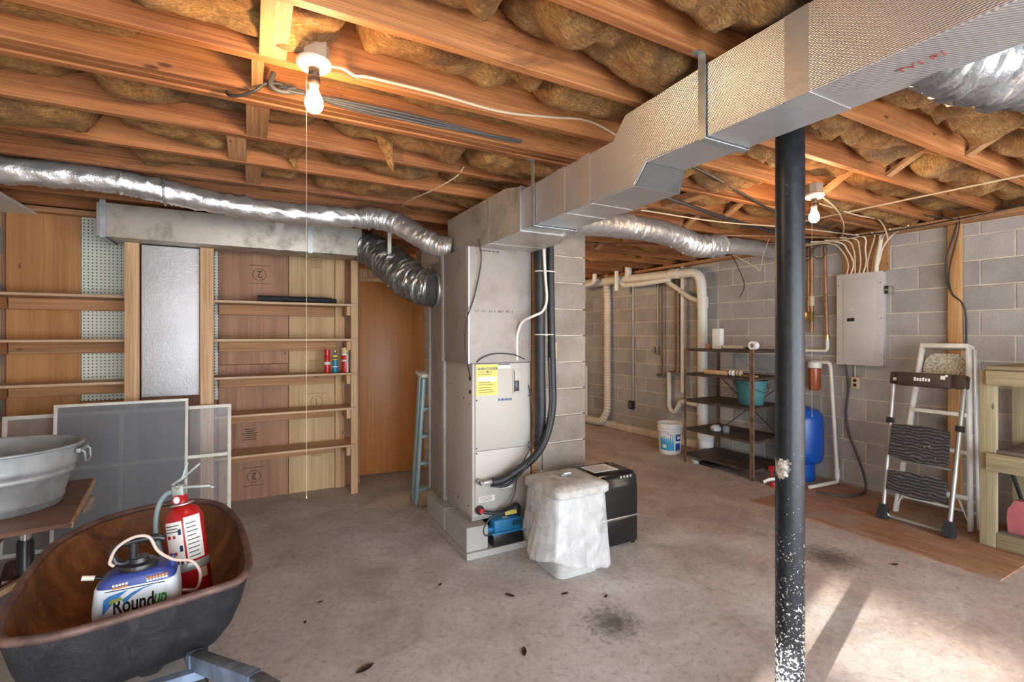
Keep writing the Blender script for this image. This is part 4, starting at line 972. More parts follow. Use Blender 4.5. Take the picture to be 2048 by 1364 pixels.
g.loft(rings, cap=False); o = obj('bag', g, bag_m, bn, 80, label='translucent plastic bag skirt')
sm = o.modifiers.new('thickness', 'SOLIDIFY'); sm.thickness = .0015

bk_m = plain('glossy_black', (.012, .012, .013), .16, var=.2); silver_m = plain('silver_trim', (.5, .5, .5), .3, .9)
sh = thing('dehumidifier', 'glossy black boxy appliance with silver trim behind the white bin', 'appliance', (2.20, 2.72, 0))
g = G().box(-.195, .195, -.155, .16, .015, .20, .012); obj('lower_case', g, bk_m, sh, 35)
g = G(); g.loft([[(x * 1.0, y_, z) for x, y_, z in rr(.195, .158, .206, .015, 4)], rr(.195, .158, .40, .015, 4), rr(.195, .150, .47, .02, 4), rr(.185, .135, .50, .03, 4), rr(.17, .12, .508, .03, 4)]); obj('upper_case', g, bk_m, sh, 35)
obj('trim_strip', G().box(-.19, .196, -.163, -.155, .197, .209, .002), silver_m, sh, 30)
obj('label', G().box(-.12, .09, -.07, .09, .508, .510), wht_m, sh, None)
for i in range(5): obj('label_print', G().box(-.10, .06 - .02 * (i % 2), -.05 + i * .025, -.042 + i * .025, .510, .5105), inkl_m, sh, None)
for i in range(4): obj('button', G().box(.04 + i * .028, .056 + i * .028, -.152, -.143, .465 + .004 * (i % 2), .485, .002), steel_m, sh, 30)
for (x, y) in ((-.17, -.13), (.17, -.13), (-.17, .13), (.17, .13)): obj('foot', G().lathe([(0, 0), (.015, 0), (.015, .016), (0, .016)], 12, (x, y, 0)), bk_m, sh, 40)

pb_m = plain('pump_blue', (.025, .20, .42), .4, var=.12)
pu = thing('condensate_pump', 'small blue condensate pump with black tank on the furnace pad', 'pump', (1.535, 2.93, .046))
obj('tank', G().box(-.115, .115, -.055, .05, 0, .078, .004), blackp_m, pu, 35)
obj('motor_cover', G().box(-.105, .105, -.05, .045, .092, .172, .008), pb_m, pu, 35)
obj('lid', G().box(-.125, .118, -.058, .052, .078, .093, .002), pb_m, pu, 35)
for i in range(6): obj('vent', G().box(.03 + i * .012, .036 + i * .012, -.0515, -.049, .118, .155), blackp_m, pu, None)
obj('junction', G().box(-.165, -.105, -.03, .02, .085, .125, .004), pb_m, pu, 35)
obj('label', G().box(-.03, .01, -.03, 0, .172, .1725), wht_m, pu, None)
obj('cord', G().tube(smooth_path([(-.11, -.045, .095), (-.17, -.05, .09), (-.185, -.045, .13), (-.15, -.05, .19), (-.08, -.05, .235), (.0, -.05, .27), (.045, -.05, .33), (.06, -.05, .42), (.10, -.05, .52), (.19, -.04, .66), (.22, .0, .80), (.20, .0, 1.0), (.185, .05, 1.12), (.2, .08, 1.17)], 8), .005, 8), cableg_m, pu, 60)

# insulated refrigerant lines
rl = thing('refrigerant_lines', 'pair of black foam-insulated lines beside the furnace', 'pipe', (1.79, 2.86, .2))
obj('line', G().tube(smooth_path([(1.785, 2.88, 2.42), (1.783, 2.88, 1.8), (1.785, 2.88, 1.2), (1.79, 2.88, .9), (1.79, 2.90, .65)], 8), .036, 16), black_m, rl, 60, world=True)
obj('line', G().tube(smooth_path([(1.862, 2.88, 2.42), (1.858, 2.86, 1.8), (1.865, 2.85, 1.2), (1.86, 2.84, .95), (1.80, 2.83, .75), (1.70, 2.83, .62), (1.56, 2.85, .53), (1.47, 2.86, .49), (1.41, 2.87, .485)], 8), .027, 14), black_m, rl, 60, world=True)
obj('line', G().tube(smooth_path([(1.835, 2.845, 1.3), (1.83, 2.82, .98), (1.77, 2.80, .74), (1.66, 2.81, .60), (1.52, 2.85, .46), (1.40, 2.88, .46)], 8), .010, 10), black_m, rl, 60, world=True)
for z in (1.90, 1.46): obj('tie', G().tube([(1.822 + .082 * math.cos(a), 2.87 + .045 * math.sin(a), z) for a in [i * math.pi / 12 for i in range(24)]], .004, 6, closed=True), white_m, rl, 60, world=True)
one('white_cable', G().tube(smooth_path([(1.80, 2.82, 2.35), (1.775, 2.82, 2.10), (1.79, 2.82, 1.85), (1.80, 2.82, 1.70), (1.765, 2.82, 1.62), (1.70, 2.84, 1.585), (1.655, 2.90, 1.55), (1.635, 2.93, 1.48), (1.63, 2.94, 1.40), (1.63, 2.935, 1.30), (1.63, 2.96, 1.267)], 8), .0095, 10), white_m, 'thick white cable looping down to the furnace top', 'cable')
one('thermostat_wire', G().tube(smooth_path([(1.32, 2.90, 2.09), (1.345, 2.91, 1.95), (1.30, 2.915, 1.72), (1.245, 2.92, 1.55), (1.235, 2.92, 1.38), (1.25, 2.92, 1.27), (1.28, 2.95, 1.20), (1.295, 2.985, 1.17)], 8), .0045, 8), cablek_m, 'thin black wire hanging down the front of the tan plenum', 'wire')
one('thermostat_wire', G().tube(smooth_path([(1.32, 2.93, 1.275), (1.36, 2.925, 1.305), (1.45, 2.925, 1.33), (1.58, 2.925, 1.325), (1.66, 2.93, 1.30), (1.73, 2.95, 1.272)], 8), .004, 8), cablek_m, 'thin black wire arching along the furnace top edge', 'wire')
# blue stepladder folded beside the return box
bl_m = plain('ladder_blue', (.34, .50, .55), .45, .3, .1); bl = thing('stepladder', 'folded pale blue metal stepladder leaning behind the return box', 'ladder', (1.25, 4.08, 0), (R(9), 0, R(4)))
for (y, h) in ((-.03, 1.12), (.04, 1.16)):
    for x in (0, .36):
        obj('rail', G().box(x - .012, x + .012, y - .026, y + .026, .0, h, .002), bl_m, bl, 30)
        obj('foot', G().box(x - .015, x + .015, y - .03, y + .03, -.004, .04, .004), steel_m, bl, 30)
for z in (.12, .36, .60, .84): obj('step', G().box(.012, .348, -.045, .02, z, z + .025, .003), bl_m, bl, 30)
obj('top_cap', G().box(-.03, .40, -.07, .08, 1.13, 1.16, .006), plain('pale_top', (.6, .58, .5), .6), bl, 30)

# ================================================================== right wall services
W = lambda y: 5.19 - .0175 * y      # face of the block wall
def pipe(name, pts, r, m, label, cat='pipe', seg=14, sm=0, group=None):
    return one(name, G().tube(smooth_path(pts, sm) if sm else pts, r, seg), m, label, cat, group, 60)
def elbow(P, r=.06, n=5):
    out = [Vector(P[0])]
    for a, b, c in zip(P, P[1:], P[2:]):
        a, b, c = Vector(a), Vector(b), Vector(c); d1 = (a - b).normalized(); d2 = (c - b).normalized()
        k = min(r, (a - b).length * .49, (c - b).length * .49)
        for i in range(n + 1):
            q = i / n; out.append((b + d1 * k).lerp(b, q).lerp(b.lerp(b + d2 * k, q), q))
    out.append(Vector(P[-1])); return out
# corrugated hose
pts = elbow([(4.99, 6.06, 2.36), (4.99, 6.03, 2.0), (4.99, 6.03, .25), (4.95, 6.13, .065), (4.93, 6.9, .06)], .16, 8)
dense = []
for a, b in zip(pts, pts[1:]):
    k = max(1, int((b - a).length / .011))
    for i in range(k): dense.append(a.lerp(b, i / k))
ho = thing('vent_hose', 'cream corrugated vent hose running down the block wall', 'hose', (4.99, 6.1, 0))
obj('hose', G().tube(dense, [.050 if (i // 2) % 2 else .060 for i in range(len(dense))], 16), cream_m, ho, 60, world=True)
obj('funnel', G().lathe([(.055, 2.30), (.06, 2.33), (.085, 2.41)], 20, (4.99, 6.06, 0), cap=False), plain('funnel_brass', (.45, .28, .10), .5, .2), ho, 60, world=True)
pipe('wall_pipe', [(W(6.6) - .05, 6.62, .0), (W(6.6) - .05, 6.62, .94)], .022, white_m, 'short white pipe standing beside the chimney edge')
# outlets and conduits
def wallbox(name, y, z, w_, h, m, label, d=.04):
    r = thing(name, label, 'outlet', (W(y), y, z), (0, 0, R(1)))
    obj('box', G().box(-d, 0, -w_ / 2, w_ / 2, -h / 2, h / 2, .004), m, r, 30)
    for dz in (-.022, .022): obj('socket', G().box(-d - .002, -d + .002, -.014, .014, dz - .014, dz + .014, .002), blackp_m if m is not blackp_m else steel_m, r, 30)
    return r
wallbox('junction_box', 5.56, .41, .085, .125, blackp_m, 'black outlet box low on the block wall', .055)
pipe('conduit', [(W(5.55) - .012, 5.545, .47), (W(5.55) - .012, 5.545, 2.36)], .011, steel_m, 'long grey conduit down to the low black outlet box', 'conduit')
wallbox('junction_box', 5.065, 1.25, .075, .11, steel_m, 'metal outlet box at mid height behind the copper pipes')
pipe('conduit', [(W(5.05) - .012, 5.045, 1.30), (W(5.05) - .012, 5.045, 2.36)], .009, steel_m, 'thin grey conduit down to the mid-height metal box', 'conduit')
pipe('supply_pipe', elbow([(5.06, 4.935, 2.40), (5.06, 4.935, .91), (5.06, 5.04, .90), (5.085, 5.05, .90)], .03), .013, brownpipe_m, 'brown copper supply pipe with a low elbow, left of the pair')
pipe('supply_pipe', elbow([(5.06, 4.69, 2.40), (5.06, 4.69, .97), (5.06, 4.79, .96), (5.085, 4.79, .96)], .03), .013, brownpipe_m, 'brown copper supply pipe above the washer trap, right of the pair')
pipe('vent_pipe', [(5.04, 4.56, .7), (5.04, 4.56, 2.40)], .024, cream_m, 'thin cream pipe rising beside the big drain stack')
st = thing('drain_stack', 'big white drain pipe turning down the block wall behind the rack', 'pipe', (5.02, 4.25, .0))
pts = elbow([(4.86, 7.0, 2.335), (4.99, 4.23, 2.265), (5.02, 4.22, 1.9), (5.03, 4.22, .4)], .16, 8)
obj('pipe', G().tube(pts, .060, 20), white_m, st, 60, world=True)
for (z0, z1) in ((1.80, 1.94), (.45, .60)): obj('coupling', G().lathe([(.0, z0), (.068, z0), (.068, z1), (.0, z1)], 22, (5.024, 4.22, 0)), white_m, st, 40, world=True)
obj('coupling', G().tube([(4.965, 4.55, 2.275), (4.955, 4.68, 2.28)], .067, 20), white_m, st, 40, world=True)
obj('stub', G().tube([(4.92, 5.47, 2.31), (4.92, 5.47, 2.63)], .052, 18), white_m, st, 60, world=True)
obj('stub', G().tube(elbow([(4.86, 5.6, 2.27), (4.86, 5.5, 2.20), (4.88, 5.2, 2.19), (4.95, 4.7, 2.21)], .05), .036, 14), white_m, st, 60, world=True)
obj('branch', G().tube([(5.0, 4.80, 2.20), (5.02, 4.42, 1.95), (5.024, 4.24, 1.88)], .032, 14), cream_m, st, 60, world=True)
obj('trap', G().tube(elbow([(5.05, 4.80, .95), (5.05, 4.80, .47), (5.05, 4.72, .40), (5.05, 4.64, .50), (5.05, 4.60, .585), (5.03, 4.24, .56)], .05, 5), .028, 14), white_m, st, 60, world=True)
obj('base', G().lathe([(0, 0), (.066, 0), (.066, .42), (0, .42)], 22, (5.03, 4.22, 0)), white_m, st, 40, world=True)
pipe('drain_line', elbow([(5.03, 7.0, 2.285), (5.03, 5.75, 2.28), (5.03, 5.2, 2.27), (5.02, 4.72, 2.25)], .05), .024, cream_m, 'thin horizontal cream drain line high on the block wall')
pipe('drain_fitting', elbow([(4.7, 6.39, 2.412), (4.7, 6.39, 2.24), (4.7, 6.0, 2.28), (4.7, 5.98, 2.412)], .06), .035, white_m, 'white drain fitting near the ceiling beside the chimney')
pipe('drain_fitting', elbow([(4.78, 5.57, 2.412), (4.78, 5.57, 2.12)], .05), .032, white_m, 'short white pipe stub hanging beside the vent hose')
# water pipes by the panel
cb = thing('copper_manifold', 'bundle of copper pipes and a valve left of the electrical panel', 'pipe', (5.06, 2.9, 1.5))
obj('pipe', G().tube([(5.08, 2.905, 1.485), (5.08, 2.905, 2.40)], .019, 14), copper_m, cb, 60, world=True)
obj('pipe', G().tube([(5.065, 2.93, 1.62), (5.065, 2.93, 2.40)], .012, 12), copper_m, cb, 60, world=True)
obj('valve', G().box(5.04, 5.10, 2.885, 2.96, 1.60, 1.70, .006), brass_m, cb, 30, world=True)
obj('coupling', G().lathe([(0, 0), (.026, 0), (.026, .10), (0, .10)], 16, (5.08, 2.905, 1.76)), plain('tan_fitting', (.55, .40, .25), .5), cb, 40, world=True)
pipe('copper_riser', [(5.08, 2.755, 1.46), (5.08, 2.765, 1.8), (5.08, 2.775, 2.36)], .016, copper_m, 'single copper riser just left of the electrical panel')
wp = thing('white_water_line', 'white plastic water line with elbows left of the electrical panel', 'pipe', (5.06, 2.85, 1.3))
obj('pipe', G().tube(elbow([(5.08, 2.752, 1.45), (5.08, 2.75, 1.30), (5.08, 3.3, 1.30)], .04), .016, 14), white_m, wp, 60, world=True)
obj('coupling', G().lathe([(0, 0), (.022, 0), (.022, .04), (0, .04)], 14, (5.08, 2.754, 1.42)), brass_m, wp, 40, world=True)
obj('coupling', G().tube([(5.08, 2.95, 1.30), (5.08, 3.02, 1.30)], .021, 14), white_m, wp, 40, world=True)
wf = thing('water_filter', 'white water filter head with amber sump on the block wall', 'filter', (5.04, 2.86, 1.1))
obj('head', G().lathe([(0, 0), (.062, 0), (.066, .01), (.066, .055), (.04, .075), (0, .08)], 24, (5.06, 2.865, 1.125)), white_m, wf, 40, world=True)
obj('sump', G().lathe([(0, 0), (.05, 0), (.056, .02), (.056, .22), (0, .22)], 24, (5.06, 2.865, .90)), plain('amber_plastic', (.30, .07, .02), .25), wf, 40, world=True)
obj('pipe', G().tube(elbow([(5.06, 2.85, 1.185), (5.055, 2.715, 1.185), (5.045, 2.70, 1.12), (5.02, 2.625, .06), (5.0, 2.62, .035), (4.62, 2.66, .03)], .04), .0175, 14), white_m, wf, 60, world=True)
obj('coupling', G().tube([(5.022, 2.632, .16), (5.019, 2.625, .07)], .023, 14), white_m, wf, 40, world=True)
# blue tank
tkb = plain('tank_blue', (.008, .085, .42), .3, var=.06); tk = thing('pressure_tank', 'blue steel pressure tank standing behind the black post', 'tank', (4.93, 2.915, 0))
obj('shell', G().lathe([(0, .16), (.10, .165), (.165, .19), (.187, .24), (.19, .30), (.19, .60), (.18, .66), (.14, .71), (.07, .735), (0, .74)], 36), tkb, tk, 50)
obj('skirt', G().lathe([(.115, 0), (.115, .19)], 30, cap=False), tkb, tk, 50)
# electrical panel
pgm = plain('panel_grey', (.52, .49, .465), .4, var=.03)
ep = thing('electrical_panel', 'light grey electrical breaker panel on the block wall', 'panel', (W(2.46), 2.46, 1.61), (0, 0, R(1)))
obj('box', G().box(-.075, 0, -.19, .19, -.43, .43, .004), pgm, ep, 30)
obj('cover', G().box(-.082, -.075, -.197, .197, -.437, .437, .003), pgm, ep, 30)
obj('door', G().box(-.087, -.082, -.135, .135, -.39, .38, .003), pgm, ep, 30)
obj('latch', G().box(-.091, -.087, .035, .10, -.02, .012, .002), blackp_m, ep, 30)
obj('label', G().box(-.0885, -.087, .045, .07, .09, .10), wht_m, ep, None)
for (y, z) in ((.18, .33), (.18, -.33), (-.18, .33), (-.18, -.33), (.18, 0), (-.18, 0)): obj('screw', G().lathe([(0, 0), (.006, 0), (.006, .003), (0, .003)], 8, mtx=Matrix.Translation((-.082, y, z)) @ Matrix.Rotation(R(-90), 4, 'Y')), steel_m, ep, 40)
one('backer_board', G().box(5.112, 5.135, 2.24, 2.62, 2.05, 2.37), cleat_m, 'brown board behind the wires above the electrical panel', 'board')
one('wall_stud', G().box(5.105, 5.148, 1.724, 1.811, .012, 2.37, .003), wood('stud_orange', (.42, .19, .06), (.58, .31, .12), (.66, .40, .18), 2, var=.02), 'orange pine stud fixed upright on the block wall', 'post')
wallbox('wall_outlet', 2.52, 1.0, .07, .11, ol_m, 'ivory outlet under the electrical panel', .03)
pipe('conduit', [(5.13, 2.525, 1.05), (5.13, 2.525, 1.18)], .008, steel_m, 'short conduit between panel and ivory outlet', 'conduit')
wallbox('junction_box', 2.245, 1.87, .07, .06, steel_m, 'tiny junction box on the right edge of the panel', .06)
pipe('power_cable', [(5.07, 2.58, 1.18), (5.09, 2.565, .95), (5.10, 2.59, .70), (5.09, 2.555, .5), (5.06, 2.47, .32), (5.0, 2.38, .15), (4.98, 2.36, .04), (4.90, 2.35, .02), (4.72, 2.36, .02), (4.62, 2.45, .018), (4.58, 2.58, .016)], .0105, cableg_m, 'thick grey cable from the panel curling onto the floor', 'cable', sm=8)

# ================================================================== metal rack
rk_m = plain('rusty_brown_steel', (.19, .115, .07), .55, .3, .35, 12); rkd_m = plain('dark_shelf_steel', (.07, .05, .04), .6, .2, .4, 10)
rk = thing('metal_rack', 'rusty brown steel shelf rack with five dark shelves', 'rack', (4.70, 3.56, 0))
X0, X1, Y0, Y1 = 4.41, 4.99, 3.10, 3.965
for (x, y, sx, sy) in ((X0, Y0, 1, 1), (X0, Y1, 1, -1), (X1, Y0, -1, 1), (X1, Y1, -1, -1)):
    g = G().box(min(x, x + sx * .032), max(x, x + sx * .032), min(y, y + sy * .003), max(y, y + sy * .003), 0, 1.315).box(min(x, x + sx * .003), max(x, x + sx * .003), min(y, y + sy * .032), max(y, y + sy * .032), 0, 1.315)
    obj('post', g, rk_m, rk, None, world=True)
for z in (.085, .375, .705, 1.005, 1.285):
    g = G().box(X0 + .004, X1 - .004, Y0 + .004, Y1 - .004, z + .018, z + .021)
    g.box(X0 + .004, X0 + .007, Y0 + .004, Y1 - .004, z - .008, z + .02).box(X1 - .007, X1 - .004, Y0 + .004, Y1 - .004, z - .008, z + .02).box(X0 + .004, X1 - .004, Y0 + .004, Y0 + .007, z - .008, z + .02).box(X0 + .004, X1 - .004, Y1 - .007, Y1 - .004, z - .008, z + .02)
    obj('shelf', g, rkd_m, rk, None, world=True)
for (a, b) in (((X1, Y1, .98), (X1, Y0, .30)), ((X1, Y1, .30), (X1, Y0, .98))): obj('brace', G().beam(a, b, .004, .016, (1, 0, 0)), rkd_m, rk, None, world=True)
S5 = 1.3065; S4 = 1.0265; S3 = .7265; S2 = .3965
one('white_block', G().box(4.57, 4.63, 3.60, 3.71, S5, S5 + .225, .004), wht_m, 'tall white plastic block on top of the rack', 'box')
one('clay_jar', G().lathe([(0, 0), (.03, 0), (.033, .02), (.03, .05), (.034, .055), (0, .058)], 18, (4.62, 3.80, S5)), plain('terracotta', (.50, .22, .12), .7), 'small orange jar at the left end of the rack top', 'jar')
pipe('pipe_offcut', [(4.58, 3.57, S5 + .022), (4.60, 3.33, S5 + .022)], .021, cream_m, 'cream pipe offcut lying on top of the rack')
one('hose_coil', G().tube([(4.6 + .05 * math.cos(a), 3.24 + .06 * math.sin(a), S5 + .012 + a * .001) for a in [i * .3 for i in range(42)]], .008, 8), black_m, 'small coil of black hose on the rack top', 'coil')
one('tape_roll', G().lathe([(.02, 0), (.045, 0), (.045, .055), (.02, .055)], 22, mtx=Matrix.Translation((4.50, 3.17, S5 + .046)) @ Matrix.Rotation(R(90), 4, 'Y'), cap=False), wht_m, 'white roll of tape on the rack top edge', 'roll')
g = G(); bm = g.bm
P = [[bm.verts.new((4.66 + .16 * i / 8, 3.12 + .16 * j / 8, S5 + .012 + .025 * abs(nz(i * .6, j * .6, 3)) + (.0 if k else .004))) for j in range(9)] for i in range(9) for k in (1,)]
for i in range(8):
    for j in range(8): bm.faces.new((P[i][j], P[i][j + 1], P[i + 1][j + 1], P[i + 1][j]))
bmesh.ops.solidify(bm, geom=list(bm.faces), thickness=.004)
one('crumpled_rag', g, wht_m, 'crumpled pale rag at the right end of the rack top', 'rag', smooth=60)
one('wood_offcut', G().box(4.50, 4.58, 3.46, 3.76, S4, S4 + .045, .003), studz_m, 'pale wood offcut lying on the second rack shelf', 'wood')
one('wire_spool', G().lathe([(0, 0), (.03, 0), (.03, .006), (.015, .01), (.015, .03), (.03, .034), (.03, .04), (0, .04)], 18, mtx=Matrix.Translation((4.50, 3.42, S4 + .031)) @ Matrix.Rotation(R(90), 4, 'X')), wht_m, 'small white spool on the second rack shelf', 'spool')
one('wire_spool', G().lathe([(0, 0), (.03, 0), (.03, .006), (.015, .01), (.015, .03), (.03, .034), (.03, .04), (0, .04)], 18, mtx=Matrix.Translation((4.52, 3.35, S4 + .031)) @ Matrix.Rotation(R(90), 4, 'X')), cablew_m, 'small tan spool beside the white one on the rack', 'spool')
one('wood_strip', G().box(4.52, 4.56, 3.14, 3.32, S4, S4 + .02, .002), cleat_m, 'brown wood strip at the right end of the second rack shelf', 'wood')
bu = thing('teal_bucket', 'faded teal plastic bucket on the middle rack shelf', 'bucket', (4.68, 3.31, S3))
tealm = plain('teal_plastic', (.065, .20, .215), .5, var=.15)
obj('body', G().lathe([(0, 0), (.115, 0), (.12, .006), (.155, .235), (.168, .24), (.168, .255), (.152, .255), (.148, .23), (.113, .012), (0, .012)], 32, cap=False), tealm, bu, 50)
obj('bail', G().tube([(.165 * math.cos(a) * 1.0, .165 * math.sin(a), .235 - .10 * math.sin(a) ** 2 * 1.0) for a in [R(180 + i * 9) for i in range(21)]], .003, 6), cablek_m, bu, 60)
one('foil_wad', G().lathe([(0, 0), (.05, .01), (.06, .04), (.035, .07), (0, .08)], 9, (4.52, 3.62, S2)), foilb_m, 'crumpled foil wad on the fourth rack shelf', 'foil')
one('clear_jar', G().lathe([(0, 0), (.035, 0), (.036, .06), (.03, .075), (0, .078)], 16, (4.56, 3.52, S2)), hazy_m, 'small clear jar beside the foil wad', 'jar')
def bucket(name, loc, r, h, label, m):
    b = thing(name, label, 'bucket', loc)
    obj('body', G().lathe([(0, 0), (r * .86, 0), (r * .88, .008), (r * .97, h * .72), (r * 1.05, h * .74), (r * 1.05, h * .76), (r * .98, h * .77), (r * .99, h * .84), (r * 1.06, h * .86), (r * 1.06, h * .88), (r, h * .89), (r * 1.01, h * .97), (r * 1.06, h), (r * .97, h), (r * .95, h * .95), (r * .82, .012), (0, .012)], 36, cap=False), m, b, 40)
    return b
b1 = bucket('paint_bucket', (4.60, 4.36, 0), .146, .375, 'white five-gallon bucket with blue label beside the rack', wht_m)
def wrapb(root, r0, r1, a0, a1, z0, z1, m, name):
    g = G(); bm = g.bm; n = 8
    A = [bm.verts.new((r0 * math.cos(R(a0 + (a1 - a0) * k / n)), r0 * math.sin(R(a0 + (a1 - a0) * k / n)), z0)) for k in range(n + 1)]
    B = [bm.verts.new((r1 * math.cos(R(a0 + (a1 - a0) * k / n)), r1 * math.sin(R(a0 + (a1 - a0) * k / n)), z1)) for k in range(n + 1)]
    for k in range(n): bm.faces.new((A[k], A[k + 1], B[k + 1], B[k]))
    return obj(name, g, m, root, 60)
cy_m = plain('cyan_print', (.05, .36, .60), .4); nb_m = plain('navy_print', (.02, .07, .30), .4)
wrapb(b1, .1315, .1405, 170, 246, .05, .255, cy_m, 'label'); wrapb(b1, .1318, .135, 252, 285, .05, .14, nb_m, 'label'); wrapb(b1, .137, .1405, 252, 285, .165, .255, nb_m, 'label')
wrapb(b1, .1330, .1345, 185, 205, .08, .12, wht_m, 'label_print'); wrapb(b1, .138, .140, 200, 225, .20, .235, wht_m, 'label_print'); wrapb(b1, .1385, .140, 262, 278, .19, .22, wht_m, 'label_print')
obj('bail', G().tube([(.158 * math.cos(a), .158 * math.sin(a), .30 - .07 * math.sin((a - R(200)) / R(100) * math.pi)) for a in [R(200 + i * 5) for i in range(21)]], .0025, 6), steel_m, b1, 60)
bucket('paint_bucket', (4.90, 4.07, 0), .095, .27, 'smaller white bucket tucked behind the rack post', wht_m)
one('plastic_lid', G().lathe([(0, 0), (.10, 0), (.105, .015), (.09, .03), (0, .035)], 24, (4.56, 3.86, 0)), wht_m, 'white plastic lid on the floor under the rack', 'lid')
one('flat_tray', G().box(4.46, 4.62, 3.62, 3.80, 0, .035, .006), blackp_m, 'flat black tray on the floor under the rack', 'tray')
one('faucet_part', G().tube(smooth_path([(4.42, 2.99, .02), (4.46, 2.95, .05), (4.52, 2.93, .05), (4.56, 2.93, .03)], 5), .016, 10), wht_m, 'white faucet part on the floor by the black post', 'fitting')
one('handwheel', G().lathe([(0, 0), (.03, 0), (.036, .02), (.03, .045), (0, .05)], 14, (4.43, 2.89, .0)), red_m, 'round red valve handwheel on the floor by the black post', 'handwheel')
one('red_bracket', G().box(4.61, 4.63, 3.03, 3.05, .0, .12, .003).box(4.60, 4.64, 3.02, 3.06, .09, .14, .003), red_m, 'red bracket standing on the floor beside the rack', 'bracket')

# ================================================================== hardboard sheet, ladders, bench
hb_m = NT('hardboard'); t = hb_m; v = t.coord((1, 1, 1), rnd=False); f = t.noise(t.coord((6, 1, 1), rnd=False), 3, 6, .65, .5); f2 = t.noise(v, 2.2, 5, .7)
c = t.ramp(f, [(.3, (.20, .095, .05)), (.55, (.33, .17, .095)), (.75, (.42, .26, .17))]); c = t.mix(t.ramp(f2, [(.5, 0.0), (.66, .75)]), c, (.33, .27, .235))
t.base(c); t.rm(.6)
one('hardboard_sheet', G().prism([(3.868, 2.72), (3.885, 2.1), (3.893, 1.135), (4.30, 1.14), (5.06, 1.10), (5.06, 2.68)], .010), hb_m.m, 'brown hardboard sheet lying on the floor along the wall', 'board', smooth=None)
ZB = .011
# step stool leaning on the wall
tube_m = plain('grey_tube', (.34, .33, .31), .4, .5, .12); tread_m = NT('rubber_tread'); t = tread_m; v = t.coord(rnd=False)
wv = t.n('ShaderNodeTexWave', bands_direction='Z'); wv.inputs['Scale'].default_value = 13; wv.inputs['Distortion'].default_value = 5; wv.inputs['Detail'].default_value = 1; wv.inputs['Detail Scale'].default_value = 1.2; t.l(v, wv.inputs['Vector'])
sp = t.noise(v, 22, 4, .7); c = t.ramp(wv.outputs['Fac'], [(.2, (.022, .022, .024)), (.8, (.085, .08, .075))]); c = t.mix(t.ramp(sp, [(.66, 0.0), (.72, 1.0)]), c, (.62, .58, .52))
t.base(c); t.rm(.6); t.bump(wv.outputs['Fac'], .8, .01)
LA = math.atan2(.23, 1.16)
so = thing('step_stool', 'folded grey step stool with wavy black treads leaning on the wall', 'step stool', (4.385, 1.756, ZB), (0, LA, 0))
# local: x into wall (tilted), y left, z up the slope
for s_ in (-1, 1):
    yb, yt = s_ * .205, s_ * .222
    obj('rail', G().tube([(0, yb, .03), (0, yt, 1.15)], .0155, 14), tube_m, so, 60)
    obj('foot', G().loft([[(x * k, yb + y_ * k, z) for x, y_ in [(-.034, -.028), (.03, -.028), (.03, .028), (-.034, .028)]] for (k, z) in ((1.15, 0.006), (1.1, .05), (.75, .115))]), black_m, so, 30)
    obj('clamp', G().box(-.022, .022, yb + s_ * .012 - .022, yb + s_ * .012 + .022, .755, .80, .004), blackp_m, so, 30)
obj('cross_tube', G().tube(elbow([(-.005, .19, .06), (.02, .17, .03), (.02, -.17, .03), (-.005, -.19, .06)], .03), .0115, 12), tube_m, so, 60)
def tread(z0, z1, th, w0, w1, lift):
    g = G(); n = 12; pl = []
    for i in range(n + 1): q = i / n; pl.append((-w0 + 2 * w0 * q, z0 - .022 * math.sin(q * math.pi)))
    for i in range(n + 1): q = i / n; pl.append((w1 - 2 * w1 * q, z1 + .014 * math.sin(q * math.pi)))
    m = Matrix.Translation((-lift, 0, 0)) @ Matrix(((0, 0, 1, 0), (-1, 0, 0, 0), (0, 1, 0, 0), (0, 0, 0, 1)))
    g.prism(pl, th, m, .004); return g
obj('tread', tread(.50, .745, .03, .185, .178, .055), tread_m.m, so, 30)
obj('tread', tread(.235, .385, .03, .180, .178, .04), tread_m.m, so, 30)
obj('crossbar', G().tube([(0, -.19, .475), (0, .19, .475)], .008, 10), tube_m, so, 60)
br_m = plain('brown_plastic', (.052, .034, .026), .45, var=.2)
g = G().box(-.075, -.01, -.165, .165, 1.06, 1.165, .012).box(-.03, .045, -.24, -.15, 1.07, 1.17, .012).box(-.03, .045, .15, .24, 1.07, 1.17, .012); obj('tool_tray', g, br_m, so, 30)
for i in range(6): obj('lettering', G().box(-.0765, -.075, .045 - i * .018, .057 - i * .018, 1.10, 1.122 + .006 * (i % 3 == 0)), wht_m, so, None)
for (y, z, w_) in ((.20, 1.11, .012), (.16, 1.14, .008), (-.12, 1.135, .014), (-.14, 1.15, .008)): obj('paint_drip', G().box(-.077 if abs(y) < .15 else -.032, -.0745 if abs(y) < .15 else -.029, y - w_, y + w_, z - w_, z + w_, .002), wht_m, so, 30)
